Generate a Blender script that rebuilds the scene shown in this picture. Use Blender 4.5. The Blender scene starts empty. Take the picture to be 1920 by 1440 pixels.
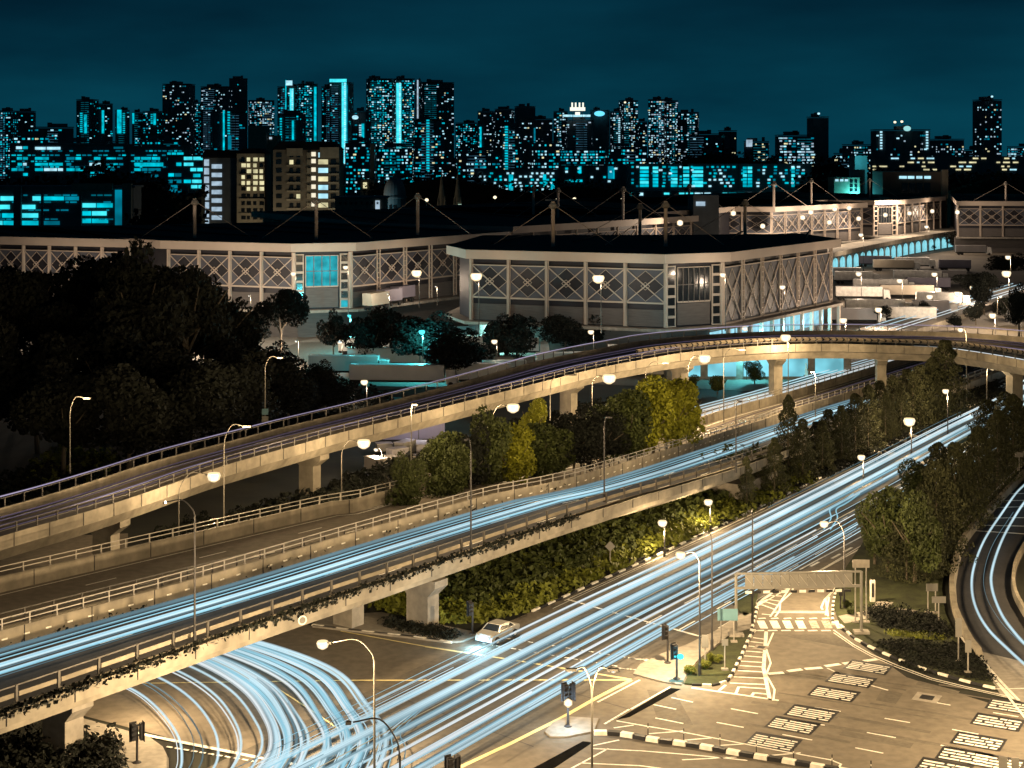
import bpy, math, random
import numpy as np
from mathutils import Vector, Matrix, Euler
R = math.radians
rnd = random.Random(7)
F = 3000.0; H = 42.0; YH = 285.0        # focal length in photo pixels, eye height, horizon row
scene = bpy.context.scene
COL = scene.collection

# ---------------------------------------------------------------- camera, sky, exposure
cam = bpy.data.cameras.new('camera'); cam_o = bpy.data.objects.new('camera', cam); COL.objects.link(cam_o)
cam_o.location = (0, 0, H); cam_o.rotation_euler = (R(90), 0, 0)
cam.sensor_width = 36; cam.lens = F / 1920 * 36; cam.shift_y = -(720 - YH) / 1920
cam.clip_start = 1; cam.clip_end = 20000
scene.camera = cam_o
world = bpy.data.worlds.new('World'); scene.world = world; world.use_nodes = True
nt = world.node_tree; nt.nodes.clear()
wo = nt.nodes.new('ShaderNodeOutputWorld'); bg = nt.nodes.new('ShaderNodeBackground')
tc = nt.nodes.new('ShaderNodeTexCoord'); sep = nt.nodes.new('ShaderNodeSeparateXYZ')
ramp = nt.nodes.new('ShaderNodeValToRGB'); noi = nt.nodes.new('ShaderNodeTexNoise')
mx = nt.nodes.new('ShaderNodeMixRGB'); rp2 = nt.nodes.new('ShaderNodeValToRGB')
nt.links.new(tc.outputs['Generated'], sep.inputs[0]); nt.links.new(sep.outputs['Z'], ramp.inputs[0])
cr = ramp.color_ramp
cr.elements[0].position = 0.0; cr.elements[0].color = (0.0014, 0.046, 0.076, 1)
cr.elements[1].position = 0.30; cr.elements[1].color = (0.0006, 0.0075, 0.016, 1)
e = cr.elements.new(0.05); e.color = (0.0012, 0.034, 0.058, 1)
e = cr.elements.new(0.10); e.color = (0.0009, 0.019, 0.036, 1)
mp = nt.nodes.new('ShaderNodeMapping'); mp.inputs['Scale'].default_value = (2.2, 2.2, 9)
nt.links.new(tc.outputs['Generated'], mp.inputs[0]); nt.links.new(mp.outputs[0], noi.inputs['Vector'])
noi.inputs['Scale'].default_value = 1.6; noi.inputs['Detail'].default_value = 5
rp2.color_ramp.elements[0].position = 0.38; rp2.color_ramp.elements[0].color = (0.60, 0.62, 0.66, 1)
rp2.color_ramp.elements[1].position = 0.68; rp2.color_ramp.elements[1].color = (1.45, 1.42, 1.35, 1)
nt.links.new(noi.outputs['Fac'], rp2.inputs[0])
mx.blend_type = 'MULTIPLY'; mx.inputs[0].default_value = 1
nt.links.new(ramp.outputs[0], mx.inputs[1]); nt.links.new(rp2.outputs[0], mx.inputs[2])
nt.links.new(mx.outputs[0], bg.inputs[0]); bg.inputs[1].default_value = 1.0
nt.links.new(bg.outputs[0], wo.inputs[0])
scene.view_settings.view_transform = 'Standard'; scene.view_settings.look = 'None'
scene.view_settings.gamma = 1; scene.view_settings.exposure = 0.0; scene.view_settings.use_curve_mapping = False
scene.cycles.use_light_tree = True; scene.cycles.max_bounces = 4; scene.cycles.diffuse_bounces = 2
scene.cycles.glossy_bounces = 2; scene.cycles.transparent_max_bounces = 10
scene.cycles.sample_clamp_indirect = 3; scene.cycles.caustics_reflective = False; scene.cycles.caustics_refractive = False

# ---------------------------------------------------------------- geometry helpers
def G(x, y, z=0.0):                     # photo pixel -> point on the level plane z
    d = F * (H - z) / (y - YH)
    return Vector(((x - 960) / F * d, d, z))
def W(x, y, d):                         # photo pixel -> point at distance d
    return Vector(((x - 960) / F * d, d, H - (y - YH) / F * d))
class MB:
    def __init__(s): s.v = []; s.f = []; s.m = []
    def quad(s, a, b, c, d, m=0):
        i = len(s.v); s.v += [tuple(a), tuple(b), tuple(c), tuple(d)]; s.f.append((i, i+1, i+2, i+3)); s.m.append(m)
    def poly(s, pts, m=0):
        i = len(s.v); s.v += [tuple(p) for p in pts]; s.f.append(tuple(range(i, i+len(pts)))); s.m.append(m)
    def box(s, c, sz, rz=0.0, m=0, rot=None):
        hx, hy, hz = sz[0]/2, sz[1]/2, sz[2]/2; i = len(s.v)
        M = rot if rot is not None else Matrix.Rotation(rz, 3, 'Z')
        c = Vector(c)
        for x, y, z in ((-1,-1,-1),(1,-1,-1),(1,1,-1),(-1,1,-1),(-1,-1,1),(1,-1,1),(1,1,1),(-1,1,1)):
            s.v.append(tuple(c + M @ Vector((x*hx, y*hy, z*hz))))
        for f in ((0,3,2,1),(4,5,6,7),(0,1,5,4),(1,2,6,5),(2,3,7,6),(3,0,4,7)):
            s.f.append(tuple(i+k for k in f)); s.m.append(m)
    def beam(s, p, q, w, h=None, m=0, up=Vector((0,0,1))):
        p = Vector(p); q = Vector(q); h = h or w; d = q - p; L = d.length
        if L < 1e-6: return
        d.normalize()
        if abs(d.dot(up)) > .98: up = Vector((0,1,0))
        x = d.cross(up).normalized(); y = x.cross(d).normalized()
        M = Matrix((x, d, y)).transposed()
        s.box((p+q)/2, (w, L, h), m=m, rot=M)
    def prism(s, pts, z0, z1, m=0, mt=None):
        n = len(pts); i = len(s.v)
        s.v += [(p[0], p[1], z0 if not callable(z0) else z0(p)) for p in pts] + [(p[0], p[1], z1 if not callable(z1) else z1(p)) for p in pts]
        s.f.append(tuple(i+n+k for k in range(n))); s.m.append(m if mt is None else mt)
        s.f.append(tuple(i+n-1-k for k in range(n))); s.m.append(m)
        for k in range(n):
            j = (k+1) % n; s.f.append((i+k, i+j, i+n+j, i+n+k)); s.m.append(m)
    def tube(s, pts, r, n=6, m=0, cap=True):
        pts = [Vector(p) for p in pts]; rs = r if isinstance(r, (list, tuple)) else [r]*len(pts); i0 = len(s.v)
        for k, p in enumerate(pts):
            d = (pts[min(k+1, len(pts)-1)] - pts[max(k-1, 0)]).normalized()
            up = Vector((0,0,1)) if abs(d.z) < .9 else Vector((1,0,0))
            x = d.cross(up).normalized(); y = x.cross(d).normalized()
            for a in range(n):
                t = 2*math.pi*a/n; s.v.append(tuple(p + (x*math.cos(t) + y*math.sin(t))*rs[k]))
        for k in range(len(pts)-1):
            for a in range(n):
                b = (a+1) % n; s.f.append((i0+k*n+a, i0+k*n+b, i0+(k+1)*n+b, i0+(k+1)*n+a)); s.m.append(m)
        if cap:
            s.f.append(tuple(i0+n-1-a for a in range(n))); s.m.append(m)
            e = i0+(len(pts)-1)*n; s.f.append(tuple(e+a for a in range(n))); s.m.append(m)
    def lathe(s, prof, n=12, c=(0,0,0), m=0):
        i0 = len(s.v)
        for r, z in prof:
            for a in range(n):
                t = 2*math.pi*a/n; s.v.append((c[0]+r*math.cos(t), c[1]+r*math.sin(t), c[2]+z))
        for k in range(len(prof)-1):
            for a in range(n):
                b = (a+1) % n; s.f.append((i0+k*n+a, i0+k*n+b, i0+(k+1)*n+b, i0+(k+1)*n+a)); s.m.append(m)
        s.f.append(tuple(i0+n-1-a for a in range(n))); s.m.append(m)
        e = i0+(len(prof)-1)*n; s.f.append(tuple(e+a for a in range(n))); s.m.append(m)
    def mesh(s, name, mats):
        me = bpy.data.meshes.new(name); me.from_pydata(s.v, [], s.f)
        for m in (mats if isinstance(mats, (list, tuple)) else [mats]): me.materials.append(m)
        if any(s.m): me.polygons.foreach_set('material_index', s.m)
        me.update(); return me
def props(o, label=None, cat=None, group=None, kind=None):
    if label: o['label'] = label
    if cat: o['category'] = cat
    if group: o['group'] = group
    if kind: o['kind'] = kind
    return o
def new(name, data, parent=None, loc=None, rz=None, scale=None, **k):
    o = bpy.data.objects.new(name, data); COL.objects.link(o)
    if parent: o.parent = parent
    if loc is not None: o.location = loc
    if rz is not None: o.rotation_euler = (0, 0, rz)
    if scale is not None: o.scale = scale
    return props(o, **k)
def obj(name, mb, mats, parent=None, **k): return new(name, mb.mesh(name, mats), parent, **k)
def thing(name, loc=(0,0,0), rz=0, **k): return new(name, None, None, loc, rz, **k)
def copy_tree(o, parent=None):
    c = o.copy(); COL.objects.link(c); c.parent = parent
    for ch in list(o.children): copy_tree(ch, c)
    return c
def resample(pts, step):
    pts = [Vector(p) for p in pts]; L = [0.0]
    for a, b in zip(pts, pts[1:]): L.append(L[-1] + (b-a).length)
    n = max(1, round(L[-1]/step)); out = []; k = 0
    for i in range(n+1):
        t = L[-1]*i/n
        while k < len(pts)-2 and L[k+1] < t: k += 1
        u = (t-L[k])/max(1e-9, L[k+1]-L[k]); out.append(pts[k].lerp(pts[k+1], min(1, u)))
    return out
def spline(pts, sub=8):                  # Catmull-Rom
    pts = [Vector(p) for p in pts]; q = [2*pts[0]-pts[1]] + pts + [2*pts[-1]-pts[-2]]; out = []
    for i in range(1, len(q)-2):
        for s in range(sub):
            t = s/sub; a, b, c, d = q[i-1], q[i], q[i+1], q[i+2]
            out.append(.5*((2*b) + (c-a)*t + (2*a-5*b+4*c-d)*t*t + (3*b-a-3*c+d)*t*t*t))
    return out + [pts[-1]]
def offs(pts, d):                         # offset a polyline to its left by d (plan view)
    out = []
    for k, p in enumerate(pts):
        t = pts[min(k+1, len(pts)-1)] - pts[max(k-1, 0)]; t.z = 0; t.normalize()
        dd = d[k] if isinstance(d, (list, tuple)) else d
        out.append(p + Vector((-t.y, t.x, 0))*dd)
    return out

# ---------------------------------------------------------------- materials
MATS = {}
def mat(name, col, rough=.8, var=.25, scale=.5, metal=0.0, bump=0.0, scale2=None, spec=.3, streak=None):
    if name in MATS: return MATS[name]
    m = bpy.data.materials.new(name); m.use_nodes = True; t = m.node_tree; b = t.nodes['Principled BSDF']
    b.inputs['Roughness'].default_value = rough; b.inputs['Metallic'].default_value = metal
    b.inputs['Specular IOR Level'].default_value = spec
    tcn = t.nodes.new('ShaderNodeTexCoord'); n = t.nodes.new('ShaderNodeTexNoise'); n.inputs['Scale'].default_value = scale; n.inputs['Detail'].default_value = 6
    src = tcn.outputs['Object']
    if streak:
        mpn = t.nodes.new('ShaderNodeMapping'); mpn.inputs['Scale'].default_value = streak
        t.links.new(src, mpn.inputs[0]); src = mpn.outputs[0]
    t.links.new(src, n.inputs['Vector'])
    r = t.nodes.new('ShaderNodeValToRGB'); lo = 1-var; hi = 1+var
    r.color_ramp.elements[0].position = .3; r.color_ramp.elements[0].color = tuple(c*lo for c in col)+(1,)
    r.color_ramp.elements[1].position = .7; r.color_ramp.elements[1].color = tuple(min(1, c*hi) for c in col)+(1,)
    t.links.new(n.outputs['Fac'], r.inputs[0]); out = r.outputs[0]
    if scale2:
        n2 = t.nodes.new('ShaderNodeTexNoise'); n2.inputs['Scale'].default_value = scale2; n2.inputs['Detail'].default_value = 4
        t.links.new(tcn.outputs['Object'], n2.inputs['Vector'])
        r2 = t.nodes.new('ShaderNodeValToRGB'); r2.color_ramp.elements[0].position = .35; r2.color_ramp.elements[0].color = (.82,.82,.82,1)
        r2.color_ramp.elements[1].position = .65; r2.color_ramp.elements[1].color = (1.08,1.08,1.08,1)
        mm = t.nodes.new('ShaderNodeMixRGB'); mm.blend_type = 'MULTIPLY'; mm.inputs[0].default_value = 1
        t.links.new(n2.outputs['Fac'], r2.inputs[0]); t.links.new(out, mm.inputs[1]); t.links.new(r2.outputs[0], mm.inputs[2]); out = mm.outputs[0]
    t.links.new(out, b.inputs['Base Color'])
    if bump:
        bp = t.nodes.new('ShaderNodeBump'); bp.inputs['Strength'].default_value = bump; t.links.new(n.outputs['Fac'], bp.inputs['Height']); t.links.new(bp.outputs[0], b.inputs['Normal'])
    MATS[name] = m; return m
def emit(name, col, s=1.0, var=0.0, scale=.3):
    if name in MATS: return MATS[name]
    m = bpy.data.materials.new(name); m.use_nodes = True; t = m.node_tree; t.nodes.clear()
    o = t.nodes.new('ShaderNodeOutputMaterial'); e = t.nodes.new('ShaderNodeEmission'); e.inputs[0].default_value = tuple(col)+(1,); e.inputs[1].default_value = s
    if var:
        tcn = t.nodes.new('ShaderNodeTexCoord'); n = t.nodes.new('ShaderNodeTexNoise'); n.inputs['Scale'].default_value = scale; n.inputs['Detail'].default_value = 2
        t.links.new(tcn.outputs['Object'], n.inputs['Vector']); r = t.nodes.new('ShaderNodeMapRange')
        r.inputs['From Min'].default_value = .3; r.inputs['From Max'].default_value = .7; r.inputs['To Min'].default_value = s*(1-var); r.inputs['To Max'].default_value = s*(1+var)
        t.links.new(n.outputs['Fac'], r.inputs[0]); t.links.new(r.outputs[0], e.inputs[1])
    t.links.new(e.outputs[0], o.inputs[0]); m.cycles.emission_sampling = 'NONE' if s < 3 else 'AUTO'
    MATS[name] = m; return m
M_asph = mat('asphalt', (.10,.09,.076), .82, .22, .12, scale2=2.0, bump=.05)
M_asph2 = mat('asphalt_pale', (.14,.122,.098), .82, .16, .09, scale2=1.3, bump=.05)
M_asphd = mat('asphalt_dark', (.035,.034,.036), .8, .25, .3, scale2=3)
M_soil = mat('soil', (.012,.013,.009), .95, .5, .15, scale2=1)
M_grass = mat('grass_verge', (.032,.038,.014), .95, .45, .5, scale2=4)
M_path = mat('footpath_concrete', (.26,.24,.21), .85, .15, .4, scale2=2)
M_conc = mat('concrete', (.25,.225,.18), .85, .30, .3, scale2=1.2, streak=(1,1,.25))
M_concd = mat('concrete_stained', (.24,.22,.19), .88, .28, .35, scale2=1.6, streak=(1,1,.2))
M_white = mat('road_paint_white', (.74,.72,.66), .6, .12, 1.5, scale2=6)
M_yel = mat('road_paint_yellow', (.70,.60,.30), .6, .15, 1.5)
M_black = mat('kerb_black', (.012,.012,.014), .6, .3, 1)
M_kw = mat('kerb_white', (.68,.66,.6), .6, .15, 2)
M_rail = mat('galvanised_rail', (.36,.34,.31), .45, .2, 1, metal=.3)
M_raild = mat('dark_rail', (.10,.095,.09), .5, .3, 1, metal=.3)
M_pole = mat('lamp_pole_grey', (.09,.085,.075), .5, .2, 1, metal=.4)
M_poled = mat('lamp_pole_dark', (.035,.034,.036), .5, .2, 1, metal=.2)
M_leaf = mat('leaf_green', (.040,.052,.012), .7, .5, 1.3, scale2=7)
M_leafd = mat('leaf_dark', (.006,.008,.005), .9, .5, .8, scale2=5)  # dark leaf copy: unlit night shade is put into the colour
M_leafy = mat('leaf_olive', (.105,.120,.014), .7, .45, .9, scale2=5)  # brighter leaf copy, lamp light on the planting mixed into the colour
M_con = mat('conifer_green', (.030,.033,.012), .8, .5, 1.0, scale2=6)
M_bark = mat('bark', (.09,.075,.055), .9, .35, 2)
M_roof = mat('roof_dark', (.010,.011,.014), .9, .3, .1, scale2=1)
M_steel = mat('painted_steel_beige', (.43,.36,.30), .55, .10, .15)
M_panel = mat('panel_blue_grey', (.072,.078,.098), .6, .12, .3)
M_paneld = mat('panel_dark', (.018,.018,.024), .5, .2, .3)
M_shut = mat('shutter_grey', (.10,.09,.085), .6, .15, .4, streak=(1,1,8))
M_fac = mat('facade_night', (.17,.19,.20), .8, .25, .02, scale2=.2)
M_facg = mat('facade_grey', (.16,.17,.18), .8, .2, .02, scale2=.2)
M_facb = mat('facade_beige', (.30,.26,.19), .8, .15, .05, scale2=.5)
M_glassd = mat('glass_dark', (.012,.016,.02), .15, .2, .1, spec=.6)
M_tw = mat('truck_white', (.66,.64,.60), .5, .1, .3, scale2=1.2)
M_tg = mat('truck_grey', (.20,.19,.19), .5, .15, .3)
M_tyre = mat('tyre_black', (.015,.015,.015), .8, .2, 2)
M_car = mat('car_silver', (.45,.45,.44), .3, .05, 1, metal=.6)
M_sign = mat('sign_back_grey', (.17,.165,.15), .5, .12, 1)
M_signg = mat('sign_blue_grey', (.10,.20,.24), .5, .12, 1)
E_cy = emit('window_cyan', (0,.52,.66), 1.0, .5, .15)
E_cyd = emit('window_cyan_dim', (0,.20,.30), .9, .5, .1)
E_cyb = emit('window_cyan_bright', (.06,.80,.92), 1.1, .25, .2)
E_wh = emit('window_white_blue', (.42,.78,.92), 1.1, .35, .2)
E_wm = emit('window_warm', (.85,.78,.45), .9, .4, .2)
E_gw = emit('window_grey_white', (.40,.54,.66), .9, .3, .3)
E_teal = emit('facade_wash_teal', (0,.06,.09), 1.0)
def globe(name, core, rim, s):             # lamp lens: pale core, the lamp's warm halo painted into the rim
    m = emit(name, core, s); t = m.node_tree; e_ = next(n for n in t.nodes if n.type == 'EMISSION')
    lw = t.nodes.new('ShaderNodeLayerWeight'); lw.inputs[0].default_value = .45; r = t.nodes.new('ShaderNodeValToRGB')
    r.color_ramp.elements[0].position = .08; r.color_ramp.elements[0].color = tuple(core)+(1,); r.color_ramp.elements[1].position = .5; r.color_ramp.elements[1].color = tuple(rim)+(1,)
    t.links.new(lw.outputs['Facing'], r.inputs[0]); t.links.new(r.outputs[0], e_.inputs[0]); return m
E_bulb = globe('lamp_lens', (.70,.88,.96), (1,.74,.40), 1.3)
E_bulbw = emit('lamp_lens_warm', (1,.86,.58), 1.6)
E_bulbc = emit('lamp_lens_cyan', (.1,.85,.95), 1.4)
E_tr = [emit('trail_pale', (.60,.83,.92), 1.0, .3, .05), emit('trail_blue', (.32,.64,.78), 1.0, .4, .05),
        emit('trail_dim', (.16,.27,.32), 1.0, .4, .04), emit('trail_white', (.82,.90,.92), 1.0, .2, .05),
        emit('trail_violet', (.42,.36,.52), .8, .5, .04), emit('trail_violet_dim', (.10,.08,.14), .8, .35, .04), emit('trail_warm', (.62,.50,.30), .8, .4, .05)]
def soften(m):                             # thin even glow that lets the road show through
    s = m.copy(); s.name = m.name + '_halo'; t = s.node_tree; o = next(n for n in t.nodes if n.type == 'OUTPUT_MATERIAL'); e_ = next(n for n in t.nodes if n.type == 'EMISSION')
    tr_ = t.nodes.new('ShaderNodeBsdfTransparent'); mx_ = t.nodes.new('ShaderNodeMixShader'); mx_.inputs[0].default_value = .30
    t.links.new(tr_.outputs[0], mx_.inputs[1]); t.links.new(e_.outputs[0], mx_.inputs[2]); t.links.new(mx_.outputs[0], o.inputs[0]); return s
E_trs = [soften(m) for m in E_tr]
WARM = (1.0, .70, .37); COOL = (.25, .85, 1.0); NEUT = (1.0, .76, .55)
def light(parent, loc, power, col=WARM, r=.3, name='lamp_light', spot=False):
    l = bpy.data.lights.new(name, 'SPOT' if spot else 'POINT'); l.energy = power
    if spot: l.spot_size = R(150); l.spot_blend = .5
    l.energy = power; l.color = col; l.shadow_soft_size = r
    o = bpy.data.objects.new(name, l); COL.objects.link(o); o.location = loc; o.parent = parent; return o
# ---------------------------------------------------------------- ground, roads, islands
def structure(name, mb, m, **k): return obj(name, mb, m, kind='structure', **k)
mb = MB(); mb.quad((-6000, -200, -.05), (6000, -200, -.05), (6000, 12000, -.05), (-6000, 12000, -.05))
structure('ground', mb, M_soil, label='dark unlit ground under the trees and buildings')
def flat(name, pts, z, m, **k):
    mb = MB(); mb.poly([(p[0], p[1], z) for p in pts])
    o = structure(name, mb, m, **k)
    return o
def PX(lst): return [G(x, y) for x, y in lst]
A_L = [Vector((-42.5, 75, 0)), Vector((-20.9, 109, 0)), Vector((1.8, 145.7, 0)), Vector((18.2, 171, 0)), Vector((37.2, 201.6, 0)), Vector((61, 241, 0)), Vector((79.5, 271, 0)), Vector((95.5, 301, 0)), Vector((150, 400, 0))]
A_L = resample(spline(A_L, 6), 4)
A_R = offs(A_L, -16.8)
def near_i(line, D): return min(range(len(line)), key=lambda i: abs(line[i].y - D))
main_road = flat('main_road', A_L + A_R[::-1], 0.0, M_asph, label='main road crossed by streaming traffic')
u = Vector((15.3, -9.4, 0)).normalized()
lo0 = Vector((-32.2, 119.4, 0)); up0 = Vector((-17.8, 142, 0))
cross = flat('side_road', [lo0 - u*120, lo0, lo0 + u*18, G(320, 1600), G(900, 1600), G(1000, 1145), G(860, 1206), up0, up0 - u*120], -.012, M_asph2, label='side road passing under the flyover')
plaza = flat('junction_paving', PX([(860,1440),(1010,1364),(1120,1308),(1180,1276),(1280,1225),(1390,1160),(1480,1090),(1545,1040),(1640,1000),(1640,1060),(1580,1100),(1575,1180),(1700,1270),(1860,1320),(2150,1330),(2150,1600),(700,1600)]), .004, M_asph2, label='broad pale junction of many lanes at lower right')
EL = spline(PX([(1990,820),(1920,887),(1847,963),(1813,1000),(1793,1033),(1782,1073),(1778,1103),(1783,1147),(1800,1187),(1815,1215),(1860,1270),(1900,1313)]), 6)
ER = spline(PX([(2110,820),(2035,887),(1970,960),(1938,1010),(1915,1050),(1906,1080),(1908,1115),(1925,1150),(1960,1200),(1990,1225),(2050,1270),(2100,1313)]), 6)
slip = flat('curving_road', EL + ER[::-1], .008, M_asphd, label='dark curving slip road at the right edge')
mb = MB(); mb.poly([(p.x, p.y, .012) for p in PX([(1820,1217),(1935,1245),(2050,1300),(1960,1330),(1878,1305)])]); obj('pale_apron', mb, M_path, slip)
far = flat('truck_yard', PX([(560,640),(760,600),(1300,625),(1400,640),(2300,640),(2300,440),(1500,440),(500,500)]), 0.0, M_asph2, label='lit truck yard between the cargo halls')
flat('side_yard', PX([(420,735),(640,735),(1000,715),(1560,740),(1900,690),(2300,690),(2300,642),(1400,642),(1300,627),(560,642),(420,690)]), 0.0, M_asph2, label='service yard behind the curving ramp')
flat('back_street', PX([(0,1010),(240,1000),(240,1060),(0,1075)]), 0.0, M_asph2, label='small lit street under the ramp at the left edge')

def island(name, px, m, h=.13, label=None):
    pts = PX(px); mb = MB(); mb.prism(pts, -.04, h); return structure(name, mb, m, label=label)
GR_CURVE = [(1575,1173),(1600,1197),(1633,1215),(1657,1226),(1680,1236),(1707,1246),(1733,1256),(1763,1265),(1793,1274),(1827,1283),(1847,1288),(1867,1292)]
EW = [(1868,1290),(1840,1258),(1808,1222),(1790,1190),(1772,1150),(1766,1103),(1771,1070),(1782,1030),(1802,995),(1836,957),(1908,885),(1990,805)]
isl_r = island('grass_verge', GR_CURVE + EW + [(1990,740),(1900,758),(1800,822),(1700,915),(1660,962),(1628,1005),(1590,1060),(1568,1095),(1560,1130)], M_grass, label='grass verge with trees between main road and curving road')
isl_l = island('grass_island', [(1283,1284),(1290,1268),(1312,1240),(1345,1214),(1375,1190),(1411,1182),(1398,1215),(1381,1255),(1362,1278),(1335,1287)], M_grass, label='small grass island beside the hatched lane')
island('grass_island', [(1395,1158),(1412,1150),(1420,1120),(1425,1098),(1395,1098),(1370,1125)], M_grass, label='tiny grass patch beside the beacon')
island('paved_island', [(1187,1266),(1200,1248),(1240,1228),(1285,1212),(1340,1186),(1395,1150),(1415,1155),(1412,1180),(1375,1188),(1343,1212),(1310,1238),(1288,1266),(1278,1286),(1245,1281)], M_path, label='pale paved island holding two traffic signals')
island('paved_island', [(1022,1374),(1036,1358),(1062,1346),(1122,1350),(1113,1374),(1062,1384),(1032,1384)], M_path, label='small paved island with one signal post')
island('paved_corner', [(150,1348),(280,1385),(305,1403),(316,1425),(318,1500),(60,1500),(60,1400),(110,1352)], M_path, label='paved street corner under the flyover at lower left')
island('paved_corner', [(715,1150),(903,1190),(868,1204),(842,1206),(585,1176),(600,1158)], M_path, label='paved corner with planting beside the parked car')
island('footpath', [(1572,1158),(1584,1172),(1620,1164),(1655,1153),(1675,1132),(1645,1130),(1628,1147)], M_path, h=.15, label='short footpath leading from the crossing over the grass')
mb = MB()
for q in ([(1257,1290),(1277,1292),(1180,1345),(1155,1350)], [(1093,1390),(1112,1392),(1040,1440),(960,1480),(930,1478)]): mb.poly([(p.x, p.y, .009) for p in PX(q)])
obj('drain_strip', mb, mat('drain_dark', (.008,.008,.008), 1.0, .3, 1, spec=.0), plaza)

# painted markings, every one a thin sheet on its road
def stroke(px, w, parent, name='painted_line', m=None, z=.016, gz=0.0):
    pts = [G(x, y, gz) for x, y in px] if not isinstance(px[0], Vector) else px
    mb = MB()
    for k in range(len(pts)-1):
        a, b = pts[k], pts[k+1]; t = (b-a); t.z = 0
        if t.length < 1e-4: continue
        t.normalize(); n = Vector((-t.y, t.x, 0))*w/2; a = a - t*w*.3; b = b + t*w*.3
        za = (a.z if gz is None else gz) + z + .0008*(k % 2); zz = (b.z if gz is None else gz) + z + .0008*(k % 2)
        mb.quad((a.x-n.x, a.y-n.y, za), (b.x-n.x, b.y-n.y, zz), (b.x+n.x, b.y+n.y, zz), (a.x+n.x, a.y+n.y, za))
    return obj(name, mb, m or M_white, parent)
def z3(l): return [(1280 + x/3, 960 + y/3) for x, y in l]          # coordinates read off enlargements
def z2(l): return [(640 + x/3, 960 + y/3) for x, y in l]
def z5(l): return [(1340 + x/4.8, 1020 + y/4.8) for x, y in l]
for d in ([(275,1108),(420,1135)],[(195,1185),(340,1212)],[(745,1100),(885,1122)],[(640,1175),(795,1200)],[(565,1253),(725,1283)],[(1055,975),(1153,1003)],[(1140,1162),(1275,1185)],[(1040,1242),(1195,1270)],[(975,1328),(1125,1357)],[(1365,1062),(1503,1087)],[(1520,1225),(1660,1250)],[(1455,1313),(1600,1343)],[(1370,1400),(1530,1430)],[(1750,1130),(1885,1152)],[(-60,1045),(55,1070)],[(-150,1160),(0,1190)],[(-40,1110),(-160,1085)]):
    stroke(z3(d), .16, plaza, 'lane_dash')
for d in ([(490,910),(558,905)],[(600,895),(662,887)],[(698,883),(775,877)],[(810,867),(877,857)],[(910,853),(975,843)],[(1027,838),(1085,830)]): stroke(z3(d), .5, plaza, 'give_way_dash')
stroke(z3([(815,880),(890,915)]), .15, plaza)
ud = Vector((2.3, -1.23, 0)).normalized(); vd = Vector((1.23, 2.3, 0)).normalized()
bx_mesh = [None]*2
for k, c in enumerate([(1045,873),(948,945),(852,1022),(725,1132),(620,1200),(510,1293),(1850,1095),(1772,1182),(1665,1290),(1585,1375),(1770,1410),(1470,1440)]):
    c = G(*z3([c])[0]); kind = 0 if k < 6 else 1
    if bx_mesh[kind] is None:
        a = MB(); a.quad(*[tuple(Vector((0,0,0)) + ud*sx*1.75 + vd*sy*1.35) for sx, sy in ((-1,-1),(1,-1),(1,1),(-1,1))], m=0)
        rr = random.Random(5+kind); y = -1.08
        for row in range(5 if kind == 0 else 4):
            h = .2 if kind == 0 else .27; x = -1.55
            while x < 1.4:
                L = rr.choice([.9,1.5,2.2,3.0]) if kind == 0 else rr.choice([.5,.9,1.4]); x2 = min(1.55, x+L)
                a.quad(*[tuple(ud*px + vd*(y+py) + Vector((0,0,.004))) for px, py in ((x,0),(x2,0),(x2,h),(x,h))], m=1); x = x2 + rr.choice([.08,.14,.2])
            y += h + .22 + (.06 if kind else 0)
        bx_mesh[kind] = a.mesh('painted_panel', [M_black, M_white])
    new('painted_panel', bx_mesh[kind], plaza, (c.x, c.y, .016))
for k in range(7):
    x0 = 415 + 72*k
    if k in (4, 5): x0 += 4
    mb = MB(); mb.poly([(p.x, p.y, .017) for p in PX(z3([(x0,612),(x0+44,612),(x0+66,656),(x0+22,656)]))]); obj('zebra_stripe', mb, M_white if k not in (4, 5) else mat('worn_paint', (.36,.33,.28), .8, .5, 2.5, scale2=5), plaza)
for k in range(6):
    stroke(z3([(430+72*k,600),(462+72*k,598)]), .28, plaza, 'crossing_dash'); stroke(z3([(410+75*k,668),(452+75*k,667)]), .3, plaza, 'crossing_dash')
for xl, yl in ((400,708),(385,730),(375,755),(358,783),(345,810),(333,840),(325,865),(315,893),(290,928),(270,963)): stroke(z3([(xl,yl),(457,yl+8)]), .2, plaza, 'hatch_bar')
stroke(z3([(470,675),(455,880),(490,1055)]), .3, plaza); stroke(z3([(510,680),(470,770),(495,850),(470,915),(517,1000),(510,1060)]), .16, plaza)
stroke(z3([(55,990),(280,1022),(535,1060)]), .25, plaza); stroke(z3([(300,1020),(315,985),(465,995)]), .22, plaza); stroke(z3([(390,1032),(400,1018),(470,1025)]), .22, plaza); stroke(z3([(205,1005),(240,975)]), .22, plaza)
for l in ([(370,520),(600,370),(690,375)],[(375,522),(560,395),(660,405)],[(375,527),(540,430),(640,440)],[(376,532),(500,465),(600,470)],[(378,537),(480,500),(580,515)],[(380,541),(460,522),(560,552)],[(385,548),(430,550),(540,590)],[(430,632),(510,640)]): stroke(z5(l), .2, plaza, 'hatch_chevron')
for l in ([(705,355),(500,655)],[(725,355),(690,440),(590,530),(585,600),(545,655)],[(535,606),(1000,608)],[(535,618),(1000,620)],[(1110,370),(990,500),(960,570),(970,590)],[(1060,430),(1000,500),(1020,650)],[(1030,480),(1000,640)]): stroke(z5(l), .17, plaza)
stroke(z3([(850,665),(960,745),(1060,800),(1200,860),(1400,935),(1600,985),(1820,1035)]), .14, plaza); stroke(z3([(850,680),(960,757),(1060,812),(1200,872),(1400,945),(1600,994),(1820,1043)]), .1, plaza)
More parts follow.
